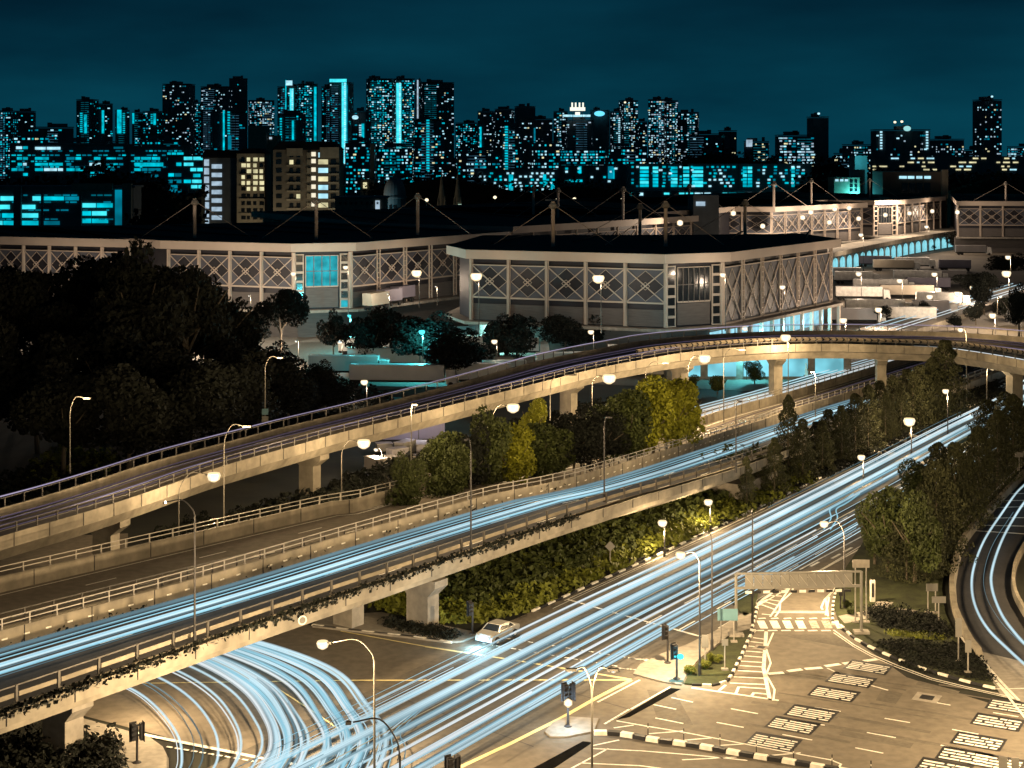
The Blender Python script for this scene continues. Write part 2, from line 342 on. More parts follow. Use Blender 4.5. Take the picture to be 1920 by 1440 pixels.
stroke([(1860,1270),(1900,1310)], .2, plaza); stroke([(1800,1192),(1860,1268),(1925,1350)], .22, plaza, z=.02); stroke([(1860,1292),(1990,1290)], .18, plaza)
for l in ([(1157,1352),(1213,1362),(1280,1373),(1333,1383),(1457,1407),(1557,1425),(1577,1433),(1567,1447)],[(1152,1365),(1187,1360)],[(1218,1376),(1280,1371)],[(1285,1388),(1333,1384)],[(1113,1404),(1200,1408),(1300,1416),(1400,1426)],[(1040,1458),(1140,1404)],[(1090,1431),(1200,1436),(1290,1448)],[(1113,1398),(1160,1388)],[(1350,1398),(1415,1394)],[(1430,1418),(1500,1412)],[(1280,1425),(1380,1420)]): stroke(l, .16, plaza)
stroke([(1182,1276),(1120,1308),(1050,1348),(950,1398),(860,1440),(740,1500)], .38, plaza, 'yellow_edge_line', M_yel, z=.02)
stroke([(640,1276),(900,1275.5),(1182,1275)], .3, main_road, 'yellow_box_line', M_yel); stroke([(800,1213),(950,1236),(1182,1274)], .3, main_road, 'yellow_box_line', M_yel, z=.018)
stroke([(250,1282),(640,1276.5)], .16, cross, 'yellow_box_line', M_yel, z=.03); stroke([(467,1257),(600,1343),(680,1400)], .16, cross, 'yellow_box_line', M_yel, z=.032)
stroke([(640,1184),(800,1213)], .2, cross, 'yellow_box_line', M_yel, z=.03)
def dots(a, b, n, w, L, parent, z=.016):
    mb_a, mb_b = G(*a), G(*b)
    for k in range(n):
        p = mb_a.lerp(mb_b, (k+.5)/n); t = (mb_b-mb_a).normalized()
        stroke([p - t*L/2, p + t*L/2], w, parent, 'crossing_dash', z=z)
for a, b, n in (((1120,1317),(1200,1275),14), ((1183,1330),(1257,1288),14), ((1133,1358),(1180,1330),8), ((1160,1253),(1193,1256),5), ((1180,1234),(1223,1238),6)): dots(a, b, n, .18, .3, plaza)
for a, b, n in (((905,1190),(1220,1240),22), ((900,1206),(1160,1250),18)): dots(a, b, n, .2, .35, main_road)
dots((310,1400),(500,1432),12,.2,.35,cross,.03)
stroke([(250,1374),(340,1392),(500,1424),(600,1442),(700,1462)], .4, cross, 'stop_line', M_white, z=.03)
def on_road(t, D, dz=0.0):                 # point on the main road, t metres right of its left kerb
    i = min(len(A_L)-2, max(0, near_i(A_L, D))); a = A_L[i]; q = (A_L[i+1]-A_L[i]).normalized(); s = (D-a.y)/q.y; p = a + q*s
    return Vector((p.x + q.y*t, p.y - q.x*t, dz))
for t in (3.6, 7.0, 10.3, 13.6):
    D = 148
    while D < 290:
        stroke([on_road(t, D), on_road(t, D+2.6)], .16, main_road, 'lane_dash'); D += 6.5
stroke([on_road(16.3, D) for D in range(150, 300, 6)], .15, main_road, 'edge_line'); stroke([on_road(.45, D) for D in range(150, 300, 6)], .12, main_road, 'edge_line')
stroke([on_road(t, 150.5 - .2*t) for t in (.5, 8, 16)], .3, main_road, 'stop_line', z=.02)
for l in ([(1500,1068),(1655,985)],[(1542,1068),(1680,992)],[(1620,1062),(1660,1005)]): stroke(l, .22, plaza, 'edge_line')
for d in ((1560,1047,1575,1039),(1582,1035,1597,1027),(1520,1062,1535,1054),(1608,1036,1625,1024)): stroke([(d[0],d[1]),(d[2],d[3])], .3, plaza, 'lane_dash')
for k, (x, y) in enumerate([(1880,930),(1868,943),(1855,955),(1848,972),(1832,985),(1827,993)]):
    i = min(range(len(EL)), key=lambda i: (EL[i]-G(x,y)).length); stroke([EL[i]+(ER[i]-EL[i])*.03, EL[i]+(ER[i]-EL[i])*.96], .35, slip, 'rumble_bar')
stroke([a+(b-a)*.05 for a, b in zip(EL, ER)], .25, slip, 'edge_line', z=.02); stroke([a+(b-a)*.95 for a, b in zip(EL, ER)], .2, slip, 'edge_line', z=.02)

pm_ = mat('asphalt_patch', (.108,.096,.078), .85, .25, .4, scale2=3)
for q in ([(510,690),(1000,775),(1100,820),(850,690)],[(-200,1000),(-40,1020),(60,1200),(-140,1170)],[(540,1060),(900,1130),(860,1170),(520,1100)],[(1120,1000),(1240,1020),(1200,1080),(1085,1060)],[(900,1230),(1300,1300),(1280,1330),(880,1255)],[(1330,950),(1560,1010),(1540,1030),(1310,970)]):
    mb = MB(); mb.poly([(p.x, p.y, .0085) for p in PX(z3(q))]); obj('asphalt_patch', mb, pm_, plaza)
ts = random.Random(4)
for k in range(13):                        # worn wheel tracks
    p = G(*z3([(ts.uniform(300,1800), ts.uniform(850,1400))])[0]); L = ts.uniform(5,14); q = p + Vector((2.3,-1.23,0)).normalized()*L
    o_ = stroke([p, p.lerp(q,.5) + Vector((.15,.1,0)), q], ts.uniform(.25,.6), plaza, 'wheel_track', pm_, z=.0095+.0003*k)
for a0, b0 in (((860,1236),(1180,1330)),((700,1290),(1000,1400)),((1000,1180),(1400,1060))): stroke([a0, b0], .08, main_road if a0[0] != 1 else plaza, 'surface_joint', M_asphd, z=.006)
# kerbs of alternating black and white stones
KB = [None, None]
def kerb_mesh(L, w=.28, h=.16):
    out = []
    for m in (M_kw, M_black):
        a = MB(); hx, hy = w/2, L/2*.96; b = .03
        a.v += [(-hx,-hy,0),(hx,-hy,0),(hx,hy,0),(-hx,hy,0),(-hx+b,-hy+b,h),(hx-b,-hy+b,h),(hx-b,hy-b,h),(-hx+b,hy-b,h)]
        for f in ((0,3,2,1),(4,5,6,7),(0,1,5,4),(1,2,6,5),(2,3,7,6),(3,0,4,7)): a.f.append(f); a.m.append(0)
        out.append(a.mesh('kerb_stone', m))
    return out
def kerb(pts, L, label, w=.28, h=.16, z=0.0):
    pts = [p if isinstance(p, Vector) else G(*p) for p in pts]; pts = resample(pts, L); me = kerb_mesh((pts[1]-pts[0]).length, w, h)
    t = thing('kerb', pts[0], label=label, cat='kerb', group='black and white kerbs')
    for k in range(len(pts)-1):
        a, b = pts[k], pts[k+1]; c = (a+b)/2; d = b-a
        new('kerb_stone', me[k % 2], t, (c.x-pts[0].x, c.y-pts[0].y, z), math.atan2(-d.x, d.y))
    return t
kerb([on_road(-.2, D) for D in range(146, 312, 3)], 1.35, 'long black and white kerb along the planted side of the main road')
kerb(GR_CURVE[:1] + GR_CURVE[1:], 1.05, 'curved black and white kerb below the grass verge')
kerb([(1562,1172),(1561,1160),(1562,1133),(1567,1110)], .7, 'short black and white kerb beside the beacon past the crossing')
kerb(z3([(405,668),(375,710),(345,775),(330,815),(310,850),(290,890),(270,930),(240,962),(170,980),(50,976)]), .8, 'black and white kerb round the small grass island')
kerb([(1113,1377),(1147,1377),(1173,1380),(1223,1390),(1280,1397),(1330,1405),(1393,1417),(1463,1428),(1533,1440),(1600,1452)], 1.0, 'thick black and white kerb dividing lanes at the bottom', .5, .28)
kerb([(585,1173),(640,1181),(760,1194),(848,1206)], 1.2, 'black and white kerb at the planted corner under the flyover')
kerb([(1408,1186),(1412,1170),(1420,1140)], .7, 'short black and white kerb left of the zebra crossing')
kerb(A_R[near_i(A_R,205):near_i(A_R,300)], 1.4, 'black and white kerb on the tree side of the main road')

# ---------------------------------------------------------------- elevated roads
def loft(secs, mats, fm=None, name='deck', parent=None, closed=True, **k):
    mb = MB(); n = len(secs[0])
    for s in secs: mb.v += [tuple(p) for p in s]
    for i in range(len(secs)-1):
        for a in range(n if closed else n-1):
            b = (a+1) % n; mb.f.append((i*n+a, (i+1)*n+a, (i+1)*n+b, i*n+b)); mb.m.append(fm[a] if fm else 0)
    if closed:
        mb.f.append(tuple(range(n-1, -1, -1))); mb.m.append(0); mb.f.append(tuple((len(secs)-1)*n+a for a in range(n))); mb.m.append(0)
    return obj(name, mb, mats, parent, **k)
def normals(pts):
    out = []
    for k in range(len(pts)):
        t = pts[min(k+1, len(pts)-1)] - pts[max(k-1, 0)]; t.z = 0; t.normalize(); out.append(Vector((-t.y, t.x, 0)))
    return out
def wall_along(pts, prof, m, name, parent, **k):   # prof: (offset left, height) relative to each point
    nn = normals(pts); return loft([[p + n*o + Vector((0,0,h)) for o, h in prof] for p, n in zip(pts, nn)], m, None, name, parent, **k)
def railing(pts, parent, m, h=.9, step=2.2, rails=(.9, .5), post_w=.1, rail_h=.09, limit=140, lean=0, post_m=None, rail_name='handrail'):
    ps = resample(pts, step); a = MB(); a.box((0,0,h/2), (post_w, post_w*1.3, h)); a.box((0,0,.03), (post_w*2, post_w*2, .06)); pm = a.mesh('railing_post', post_m or m)
    ex = MB()
    for k in range(len(ps)):
        p = ps[k]; d = ps[min(k+1, len(ps)-1)] - ps[max(k-1, 0)]
        if k < limit: new('railing_post', pm, parent, p, math.atan2(-d.x, d.y))
        else: ex.box(p + Vector((0,0,h/2)), (post_w, post_w, h))
    if ex.v: obj('far_railing_posts', ex, m, parent, kind='stuff')
    for r in rails:
        b = MB()
        for p, q in zip(ps, ps[1:]): b.beam(p + Vector((0,0,r)), q + Vector((0,0,r)), .06, rail_h)
        obj(rail_name, b, m, parent)
ZD = 5.4
def ZB(D): return 5.4 if D < 165 else max(1.2, 5.4 - (D-165)*.06)
NB = resample(spline([Vector((-54,70,0)), Vector((-32.3,100.9,0)), Vector((-22.8,114.7,0)), Vector((-13.6,127.9,0)), Vector((-6.3,137.9,0)), Vector((5.5,154.6,0)), Vector((14.0,166,0)), Vector((25,184,0)), Vector((30.5,194,0)), Vector((40,213,0)), Vector((53,238,0)), Vector((67,259,0)), Vector((86,286,0)), Vector((119,335,0))], 6), 4)
FBk = [Vector((-74,72,0)), Vector((-55,95,0)), Vector((-37.6,117.4,0)), Vector((-26.3,131.5,0)), Vector((-15.6,146.4,0)), Vector((-4.6,161.2,0)), Vector((6.4,175.6,0)), Vector((21.9,205,0)), Vector((38.5,238,0)), Vector((53.6,260,0)), Vector((72,286,0)), Vector((106,335,0))]
N = len(NB); FB = spline(FBk, 6)
def resn(pts, n):
    L = sum((b-a).length for a, b in zip(pts, pts[1:])); r = resample(pts, L/(n-1)); return r
FB = resn(FB, N)
up = lambda pts, z: [Vector((p.x, p.y, z - ZD + ZB(p.y))) for p in pts]
fly = thing('flyover', (0,0,0), label='long straight flyover carrying cyan light trails across the picture', cat='flyover')
secs = []
for a, b in zip(NB, FB):
    w = (b-a); w.z = 0; L = w.length; w.normalize()
    P = lambda o, z: Vector((a.x, a.y, z - ZD + ZB(a.y))) + w*o
    secs.append([P(.7,5.0), P(.7,5.5), P(0,5.6), P(0,6.5), P(.15,6.5), P(.15,6.0), P(1.1,6.0), P(1.1,6.45), P(1.35,6.45), P(1.35,ZD), P(L,ZD), P(L+.3,ZD), P(L+.3,4.9), P(L-1.5,4.2), P(3.0,4.2), P(2.4,5.0)])
loft(secs, [M_conc, M_asphd, M_soil], [0,0,0,0,0,2,0,0,0,1,0,0,0,0,0,0], 'deck', fly)
FBz = up(FB, ZD)
wall_along(FBz, [(0,0),(0,1.45),(.25,1.45),(.25,0)], M_conc, 'parapet_wall', fly)
iA = near_i(NB, 82); iB = near_i(NB, 300)
railing([p for p in up(offs(NB, 1.22), 6.45)[iA:iB]], fly, M_raild, 1.15, 3.4, (1.1,), .14, .09, 90, post_m=M_raild)
a = MB(); pr = resample([p for p in up(offs(NB, 1.22), 6.45)[iA:iB]], 3.4)
for p, q in zip(pr, pr[1:]):
    d = (q-p)*.06; a.beam(p + d + Vector((0,0,.5)), q - d + Vector((0,0,.5)), .08, .3)
obj('crash_rail', a, M_conc, fly)
railing([p + Vector((0,0,1.45)) for p in offs(FBz, .12)[near_i(FB,88):near_i(FB,300)]], fly, M_rail, .85, 2.4, (.82, .42), .08, .07, 100)
a = MB(); a.box((0,0,0), (.05,.5,.12)); dm = a.mesh('reflector', M_white); rp = resample(up(FB, ZD+.75)[near_i(FB,90):near_i(FB,230)], 1.9)
for p, q in zip(rp, rp[1:]): new('reflector', dm, fly, p, math.atan2(-(q-p).x, (q-p).y))
nb = normals(FB)
stroke([p - n*.9 + Vector((0,0,0)) for p, n in zip(FBz, nb)], .13, fly, 'edge_line', gz=None); stroke([a2 + (b2-a2).normalized()*2.2 for a2, b2 in zip(up(NB, ZD), FBz)], .13, fly, 'edge_line', gz=None)
for q in (.36, .66):
    ln = [a2.lerp(b2, q) for a2, b2 in zip(up(NB, ZD), FBz)]; ln = resample(ln, 3)
    for k in range(0, len(ln)-1, 4): stroke([ln[k], ln[k+1]], .14, fly, 'lane_dash', gz=None)
def pier(parent, x, y, z1, w=1.8, d=1.3, rz=0, z0=-.04, cap=3.2, m=None):
    a = MB(); M = Matrix.Rotation(rz, 3, 'Z')
    def ring(hw, hd, z): return [tuple(Vector((x, y, 0)) + M @ Vector((sx*hw, sy*hd, 0)) + Vector((0,0,z))) for sx, sy in ((-1,-1),(1,-1),(1,1),(-1,1))]
    rs = [ring(w/2, d/2, z0), ring(w/2, d/2, z1-1.5), ring(cap/2, d/2*1.15, z1-.6), ring(cap/2, d/2*1.15, z1)]
    for r in rs: a.v += r
    for k in range(3):
        for j in range(4): a.f.append((k*4+j, k*4+(j+1)%4, (k+1)*4+(j+1)%4, (k+1)*4+j)); a.m.append(0)
    a.f.append((12,13,14,15)); a.m.append(0); obj('pier', a, m or M_concd, parent)
rzB = math.atan2(-.71, 1)
for D in (106, 142.5, 168):
    i = near_i(NB, D); c = NB[i].lerp(FB[i], .3); c2 = NB[i].lerp(FB[i], .72)
    if D == 106: c = G(118, 1418)
    if D != 168: pier(fly, c.x, c.y, 4.3 + min(0, ZB(D)-ZD), 2.4, 1.6, rzB, cap=4.2); pier(fly, c2.x, c2.y, 4.25 + min(0, ZB(D)-ZD), 2.2, 1.6, rzB, cap=4)
# second carriageway
B2N = [Vector((-82,72,0)), Vector((-65,90,0)), Vector((-47,111,0)), Vector((-37.4,122.6,0)), Vector((-28.4,133.2,0)), Vector((-20.2,142.4,0)), Vector((-12.8,151.8,0))] + [p + n*.75 for p, n in zip(FB, nb) if p.y > 160]
B2F = [Vector((-96,72,0)), Vector((-79,90,0)), Vector((-59,114,0)), Vector((-42.8,133,0)), Vector((-29.7,148.4,0)), Vector((-17.5,162.6,0)), Vector((-12.9,168,0)), Vector((27.8,238,0)), Vector((45.8,264,0)), Vector((64,291,0)), Vector((94,335,0))]
B2N = resn(spline(B2N, 4), 70); B2F = resn(spline(B2F, 6), 70)
fly2 = thing('flyover', (0,0,0), label='empty second carriageway of the flyover with white edge line, beyond the lit one', cat='flyover')
secs = []
for a, b in zip(B2N, B2F):
    w = (b-a); w.z = 0; L = w.length; w.normalize(); P = lambda o, z: Vector((a.x, a.y, z - ZD + ZB(a.y))) + w*o
    secs.append([P(0,4.6), P(0,6.0), P(.25,6.0), P(.25,ZD-.1), P(L,ZD-.1), P(L+.3,ZD-.1), P(L+.3,4.6), P(L-1,4.0), P(1,4.0)])
loft(secs, [M_conc, M_asph2], [0,0,0,1,0,0,0,0,0], 'deck', fly2)
B2Fz = up(B2F, ZD-.1); B2Nz = up(B2N, 6.0)
wall_along(B2Fz, [(0,0),(0,1.35),(.25,1.35),(.25,0)], M_conc, 'parapet_wall', fly2)
railing([p + Vector((0,0,1.35)) for p in offs(B2Fz, .12)[near_i(B2F,88):near_i(B2F,300)]], fly2, M_rail, .8, 2.6, (.78, .4), .09, .07, 100)
railing(offs(B2Nz, .12)[near_i(B2N,88):near_i(B2N,300)], fly2, M_raild, 1.1, 2.6, (1.05, .5), .09, .07, 100)
stroke([p - n*.7 for p, n in zip(B2Fz, normals(B2F))], .16, fly2, 'edge_line', gz=None)
stroke([p + n*.8 for p, n in zip(up(B2N, ZD-.1), normals(B2N))], .12, fly2, 'edge_line', gz=None)
for q in (.36, .68):
    ln = resample([a2.lerp(b2, q) for a2, b2 in zip(up(B2N, ZD-.1), up(B2F, ZD-.1))], 3)
    for k in range(0, len(ln)-1, 4): stroke([ln[k], ln[k+1]], .15, fly2, 'lane_dash', gz=None)
for D in (112, 141, 166):
    i = near_i(B2N, D); c = B2N[i].lerp(B2F[i], .5); pier(fly2, c.x, c.y, 4.05, 2.2, 1.5, rzB, cap=5)
# embankment that carries both beyond the viaduct, and the lit road past it
i0 = near_i(NB, 188); j0 = near_i(B2F, 200)
H1 = [p + n*.5 for p, n in zip(B2F, normals(B2F))][near_i(B2F, 222):]; H2 = offs(H1, 8.5)
mb = MB(); mb.prism([offs(NB, .8)[k] for k in range(i0, N)] + [p for p in H2[::-1]] + [B2F[k] for k in range(near_i(B2F, 222), j0, -1)], -.04, lambda p: max(.25, ZB(p[1]) - 1.3)); structure('embankment', mb, M_concd, label='retained bank carrying the flyover roads to the right')
mb = MB(); mb.prism(H1 + H2[::-1], -.03, lambda p: ZB(p[1]) - .05, m=0, mt=1)
lit_road = structure('bright_road', mb, [M_conc, M_asph2], label='brightly lit carriageway passing under the curving ramp')
# the curving ramp
CS = [(-260,1155,5.0),(-120,1103,5.2),(0,1060,5.2),(183,1003,5.2),(313,957,5.2),(417,918,5.2),(567,872,5.2),(640,850,5.2),(807,806,5.8),(1007,752,6.6),(1113,724,7.1),(1200,706,7.5),(1280,692,8.0),(1380,681,8.1),(1480,675,8.2),(1570,674,8.1),(1647,676,8.0),(1747,680,7.8),(1807,687,7.8),(1913,706,7.8),(2060,740,7.8),(2200,785,7.8)]
CW = [8.6]*8 + [9.0, 10.5, 12, 13.5, 15, 16.5, 18, 19.5, 21, 23, 24, 25, 26, 27]
cn = [G(x, y, z) for x, y, z in CS]
for p, s in zip(cn, CS): p.z = s[2]
cc = [Vector((p.x, p.y, p.z)) for p in cn]
full = spline([Vector((p.x, p.y, p.z)) for p in cc], 6); ww = spline([Vector((w, 0, 0)) for w in CW], 6)
CN = full; CWd = [w.x for w in ww]; cnn = normals(CN)
ramp_t = thing('curving_ramp', (0,0,0), label='high curving ramp rising from the left edge to a chevron barrier at right', cat='flyover')
secs = []
for p, n, w in zip(CN, cnn, CWd):
    P = lambda o, h: p + n*o + Vector((0,0,h))
    secs.append([P(1.3,0), P(.55,1.1), P(0,1.3), P(0,2.55), P(.2,2.55), P(.2,1.6), P(w-.2,1.6), P(w-.2,2.55), P(w,2.55), P(w,1.3), P(w-.6,1.1), P(w-1.3,0)])
loft([s[::1] for s in secs], [M_conc, M_asph2], [0,0,0,0,0,1,0,0,0,0,0,0], 'deck', ramp_t)
iv = next(k for k, p in enumerate(CN) if p.x/p.y*3000+960 > -60); ie = next(k for k, p in enumerate(CN) if p.x/p.y*3000+960 > 1990)
railing([p + n*.1 + Vector((0,0,2.55)) for p, n in zip(CN, cnn)][iv:ie], ramp_t, M_raild, .95, 2.6, (.9, .45), .1, .06, 110)
railing([p + n*(w-.1) + Vector((0,0,2.55)) for p, n, w in zip(CN, cnn, CWd)][iv:ie], ramp_t, M_raild, .95, 2.6, (.9,), .1, .07, 110)
stroke([p + n*.9 + Vector((0,0,0)) for p, n in zip(CN, cnn)], .01, ramp_t, 'edge_line') if False else None
def ramp_line(off, dz, r, m, i0=0, i1=None, name='painted_line', parent=None, frac=None):
    a = MB(); pts = [p + n*(off if frac is None else w*frac) + Vector((0,0,1.6+dz)) for p, n, w in zip(CN, cnn, CWd)][i0:i1]
    for p, q in zip(pts, pts[1:]): a.beam(p, q, r, .01 if dz < .1 else r)
    return obj(name, a, m, parent or ramp_t)
ramp_line(.8, .01, .15, M_white, name='edge_line'); ramp_line(0, .01, .15, M_white, frac=.9, name='edge_line')
ic = next(k for k, p in enumerate(CN) if p.x/p.y*3000+960 > 1232)
bar = [p + n*6.2 + Vector((0,0,1.6)) for p, n in zip(CN, cnn)][ic:]
wall_along(bar, [(0,0),(0,.55),(.3,.55),(.3,0)], M_conc, 'centre_barrier', ramp_t)
wall_along([p + Vector((0,0,.55)) for p in bar], [(.1,0),(.1,.75),(.16,.75),(.16,0)], mat('chevron_board_tan', (.50,.42,.30), .6, .1), 'chevron_board', ramp_t)
a = MB()
for sgn in (1, -1):
    a.v += [(0,-.42,.35*0), (0,-.1,0), (0,.22,.33*sgn), (0,-.1,.33*sgn)]; k = len(a.v)-4
    a.f.append((k, k+1, k+2, k+3)); a.m.append(0)
cm = a.mesh('chevron', M_black); cp = resample(bar, 1.15)
for p, q in list(zip(cp, cp[1:]))[:130]:
    d = (q-p).normalized(); o = new('chevron', cm, ramp_t, p + Vector((d.y, -d.x, 0))*-.06 + Vector((0,0,.93)), math.atan2(-d.x, d.y)+math.pi)
for x in (-40, 255, 425, 620, 800, 960, 1120, 1318, 1480, 1655, 1840):
    k = min(range(len(CN)), key=lambda i: abs(CN[i].x/CN[i].y*3000+960 - x)); p = CN[k] + cnn[k]*CWd[k]*(.4 if x < 1200 else .3); d = cnn[k]
    if x in (425, 800, 960): continue
    pier(ramp_t, p.x, p.y, p.z+.06, 2.2, 1.5, math.atan2(d.y, d.x), cap=4.6, m=M_conc)
def joints(pts, off, z0, z1, step, parent, n=None):
    for k, (p, q) in enumerate(zip(*(lambda r: (r, r[1:]))(resample(pts, step)))):
        if k % 1 or not (-80 < p.x/p.y*F + 960 < 1980): continue
        d = (q-p); d.z = 0; d.normalize(); nn_ = Vector((-d.y, d.x, 0)); a = MB(); c = p + nn_*off
        a.beam(c + Vector((0,0,z0)), c + Vector((0,0,z1)), .06, .05, up=nn_); obj('wall_joint', a, M_asphd, parent)
joints(up(NB, 0), -.015, 5.62, 6.5, 5.5, fly); joints(CN, -.015, 1.32, 2.54, 4.5, ramp_t); joints(FBz, -.015, .02, 1.44, 6, fly); joints(B2Fz, -.015, .02, 1.34, 6, fly2)
# slip road wall at the right edge
t = thing('parapet_wall', EL[0], label='tan parapet wall following the curving road at right', cat='wall')
wl = resample([Vector((p.x-EL[0].x, p.y-EL[0].y, 0)) for p in EL[:-10]], 2.5)
wall_along(wl[::-1], [(-.1,-.1),(-.1,.75),(-.55,.75),(-.75,-.1)], M_conc, 'wall', t)
railing([p + Vector((-.35,0,.75)) for p in wl[:int(len(wl)*.62)]], t, M_rail, .45, 2.5, (.4,), .07, .06, 60)
wr = thing('parapet_wall', ER[0], label='short parapet on the inner side of the curving road, cut by the frame', cat='wall')
wall_along([Vector((p.x-ER[0].x, p.y-ER[0].y, 0)) for p in ER[:-12]], [(-.1,-.1),(-.1,.7),(-.4,.7),(-.5,-.1)], M_conc, 'wall', wr)
# ---------------------------------------------------------------- cargo halls
def at_roof(x, y, z=21.5): return G(x, y, z)
BAYC = {}
def bay_meshes(w, z0, z1, key):
    k = (round(w, 2), z0, z1)
    if k in BAYC: return BAYC[k]
    h = z1 - z0; out = {}; cx = 0; cz = z0 + h/2; hw = w/2 - .3; hh = h/2 - .2
    a = MB(); a.box((0,.25,cz), (w-.1,.1,h)); out['wall_panel'] = a.mesh('wall_panel', M_panel)
    a = MB(); s = .93
    a.poly([(cx+hw*s,.17,cz),(cx,.17,cz-hh*s),(cx-hw*s,.17,cz),(cx,.17,cz+hh*s)][::-1]); out['diamond_panel'] = a.mesh('diamond_panel', M_paneld)
    for sgn in (1, -1):
        a = MB(); a.beam((-hw,0 if sgn > 0 else -.04,cz-sgn*hh), (hw,0 if sgn > 0 else -.04,cz+sgn*hh), .22, .2, up=Vector((0,1,0))); out['brace%d' % sgn] = a.mesh('cross_brace', M_steel)
    def dia(sx, sz, y, wd, nm, m):
        a = MB(); P = [Vector((cx+sx,y,cz)), Vector((cx,y,cz-sz)), Vector((cx-sx,y,cz)), Vector((cx,y,cz+sz))]
        for i in range(4): a.beam(P[i], P[(i+1)%4], wd, .08, up=Vector((0,1,0)))
        out[nm] = a.mesh('diamond_frame', m)
    dia(hw*.95, hh*.95, .1, .09, 'f1', M_steel); dia(hw*.24, hh*.24, -.12, .1, 'f2', M_steel)
    a = MB(); a.beam((-hw,-.02,z0+.05), (hw,-.02,z0+.05), .3, .35); out['beam'] = a.mesh('truss_beam', M_steel)
    a = MB(); a.beam((-hw,-.02,z1-.05), (hw,-.02,z1-.05), .25, .22); out['beam2'] = a.mesh('truss_beam', M_steel)
    BAYC[k] = out; return out
def hall_face(t, p, q, n, o0, zb=6.6, z0=11.4, z1=18.3, style='x', lad=False, lit=None, mast=False):
    d = q - p; L = d.length; rz = math.atan2(d.y, d.x); w = L/n; nrm = Vector((-d.y, d.x, 0)).normalized()
    bm = bay_meshes(w, z0, z1, style)
    cmk = ('col', lad, zb)
    if cmk not in BAYC:
        a = MB()
        if not lad: a.box((0,-.1,(zb+19.4)/2), (.35,.5,19.4-zb)); a.box((-.32,0,(zb+19.4)/2), (.12,.4,19.4-zb)); a.box((.32,0,(zb+19.4)/2), (.12,.4,19.4-zb))
        else:
            for sx in (-.5, .5): a.box((sx,-.1,(zb+19.4)/2), (.22,.35,19.4-zb))
            z = zb + .8
            while z < 19: a.box((0,-.1,z), (.8,.2,.18)); z += 1.1
        BAYC[cmk] = a.mesh('column', M_steel)
    for k in range(n+1): new('column', BAYC[cmk], t, (p + d*(k/n)) - o0, rz)
    a = MB(); a.box((0,.3,(zb+.3+z0-1.3)/2), (w-.2,.12,z0-zb-1.6)); a.box((0,.1,zb+.25),(w-.2,.3,.25))
    zz = zb + .8
    while zz < z0-1.6: a.box((0,.22,zz),(w-.3,.06,.08)); zz += .55
    sm = a.mesh('roller_shutter', M_shut)
    for k in range(n):
        c = (p + d*((k+.5)/n)) - o0
        for nm, mesh in bm.items():
            new({'brace1':'cross_brace','brace-1':'cross_brace','f1':'diamond_frame','f2':'diamond_frame','beam':'truss_beam','beam2':'truss_beam'}.get(nm, nm), mesh, t, c, rz)
        if z0 - zb > 2: new('roller_shutter', sm, t, c, rz)
def glass_corner(t, p, q, o0, lit=None, zb=6.6, n=4):
    d = q - p; L = d.length; rz = math.atan2(d.y, d.x); c0 = p - o0; M = Matrix.Rotation(rz, 3, 'Z')
    def o(nm, mb, m): return new(nm, mb.mesh(nm, m), t, c0, rz)
    tw = min(2.2, L*.16)
    for x0 in (.3, L-.3-tw):
        a = MB(); a.box((x0+tw/2,.2,(zb+19)/2),(tw,.15,19-zb)); o('stair_tower_wall', a, M_steel)
        nr = 6; hh = (19-zb)/nr
        for k in range(nr):
            a = MB(); a.box((x0+tw/2,.1,zb+hh*(k+.5)),(tw*.72,.12,hh*.74)); o('tower_window', a, (lit if lit and k in (0,) else M_glassd) if not lit or k else lit)
    gx0, gx1 = tw+.7, L-tw-.7; z0, z1 = 11.6, 18.6
    a = MB(); a.box(((gx0+gx1)/2,.35,(z0+z1)/2),(gx1-gx0,.1,z1-z0)); o('glazing', a, lit or M_glassd)
    for k in range(n+1):
        a = MB(); x = gx0 + (gx1-gx0)*k/n; a.box((x,.2,(z0+z1)/2),(.16,.25,z1-z0)); o('mullion', a, M_steel if k in (0, n) else M_raild)
    for z in (z0, (z0+z1)/2, z1):
        a = MB(); a.box(((gx0+gx1)/2,.22,z),(gx1-gx0,.2,.16 if z != z0 else .3)); o('transom', a, M_steel if z != (z0+z1)/2 else M_raild)
    a = MB(); a.box(((gx0+gx1)/2,.3,(zb+z0)/2),(gx1-gx0,.2,z0-zb-.6)); o('roller_shutter', a, M_shut)
    for x in (0, L):
        a = MB(); a.box((x,-.1,(zb+19.4)/2),(.5,.5,19.4-zb)); o('column', a, M_steel)
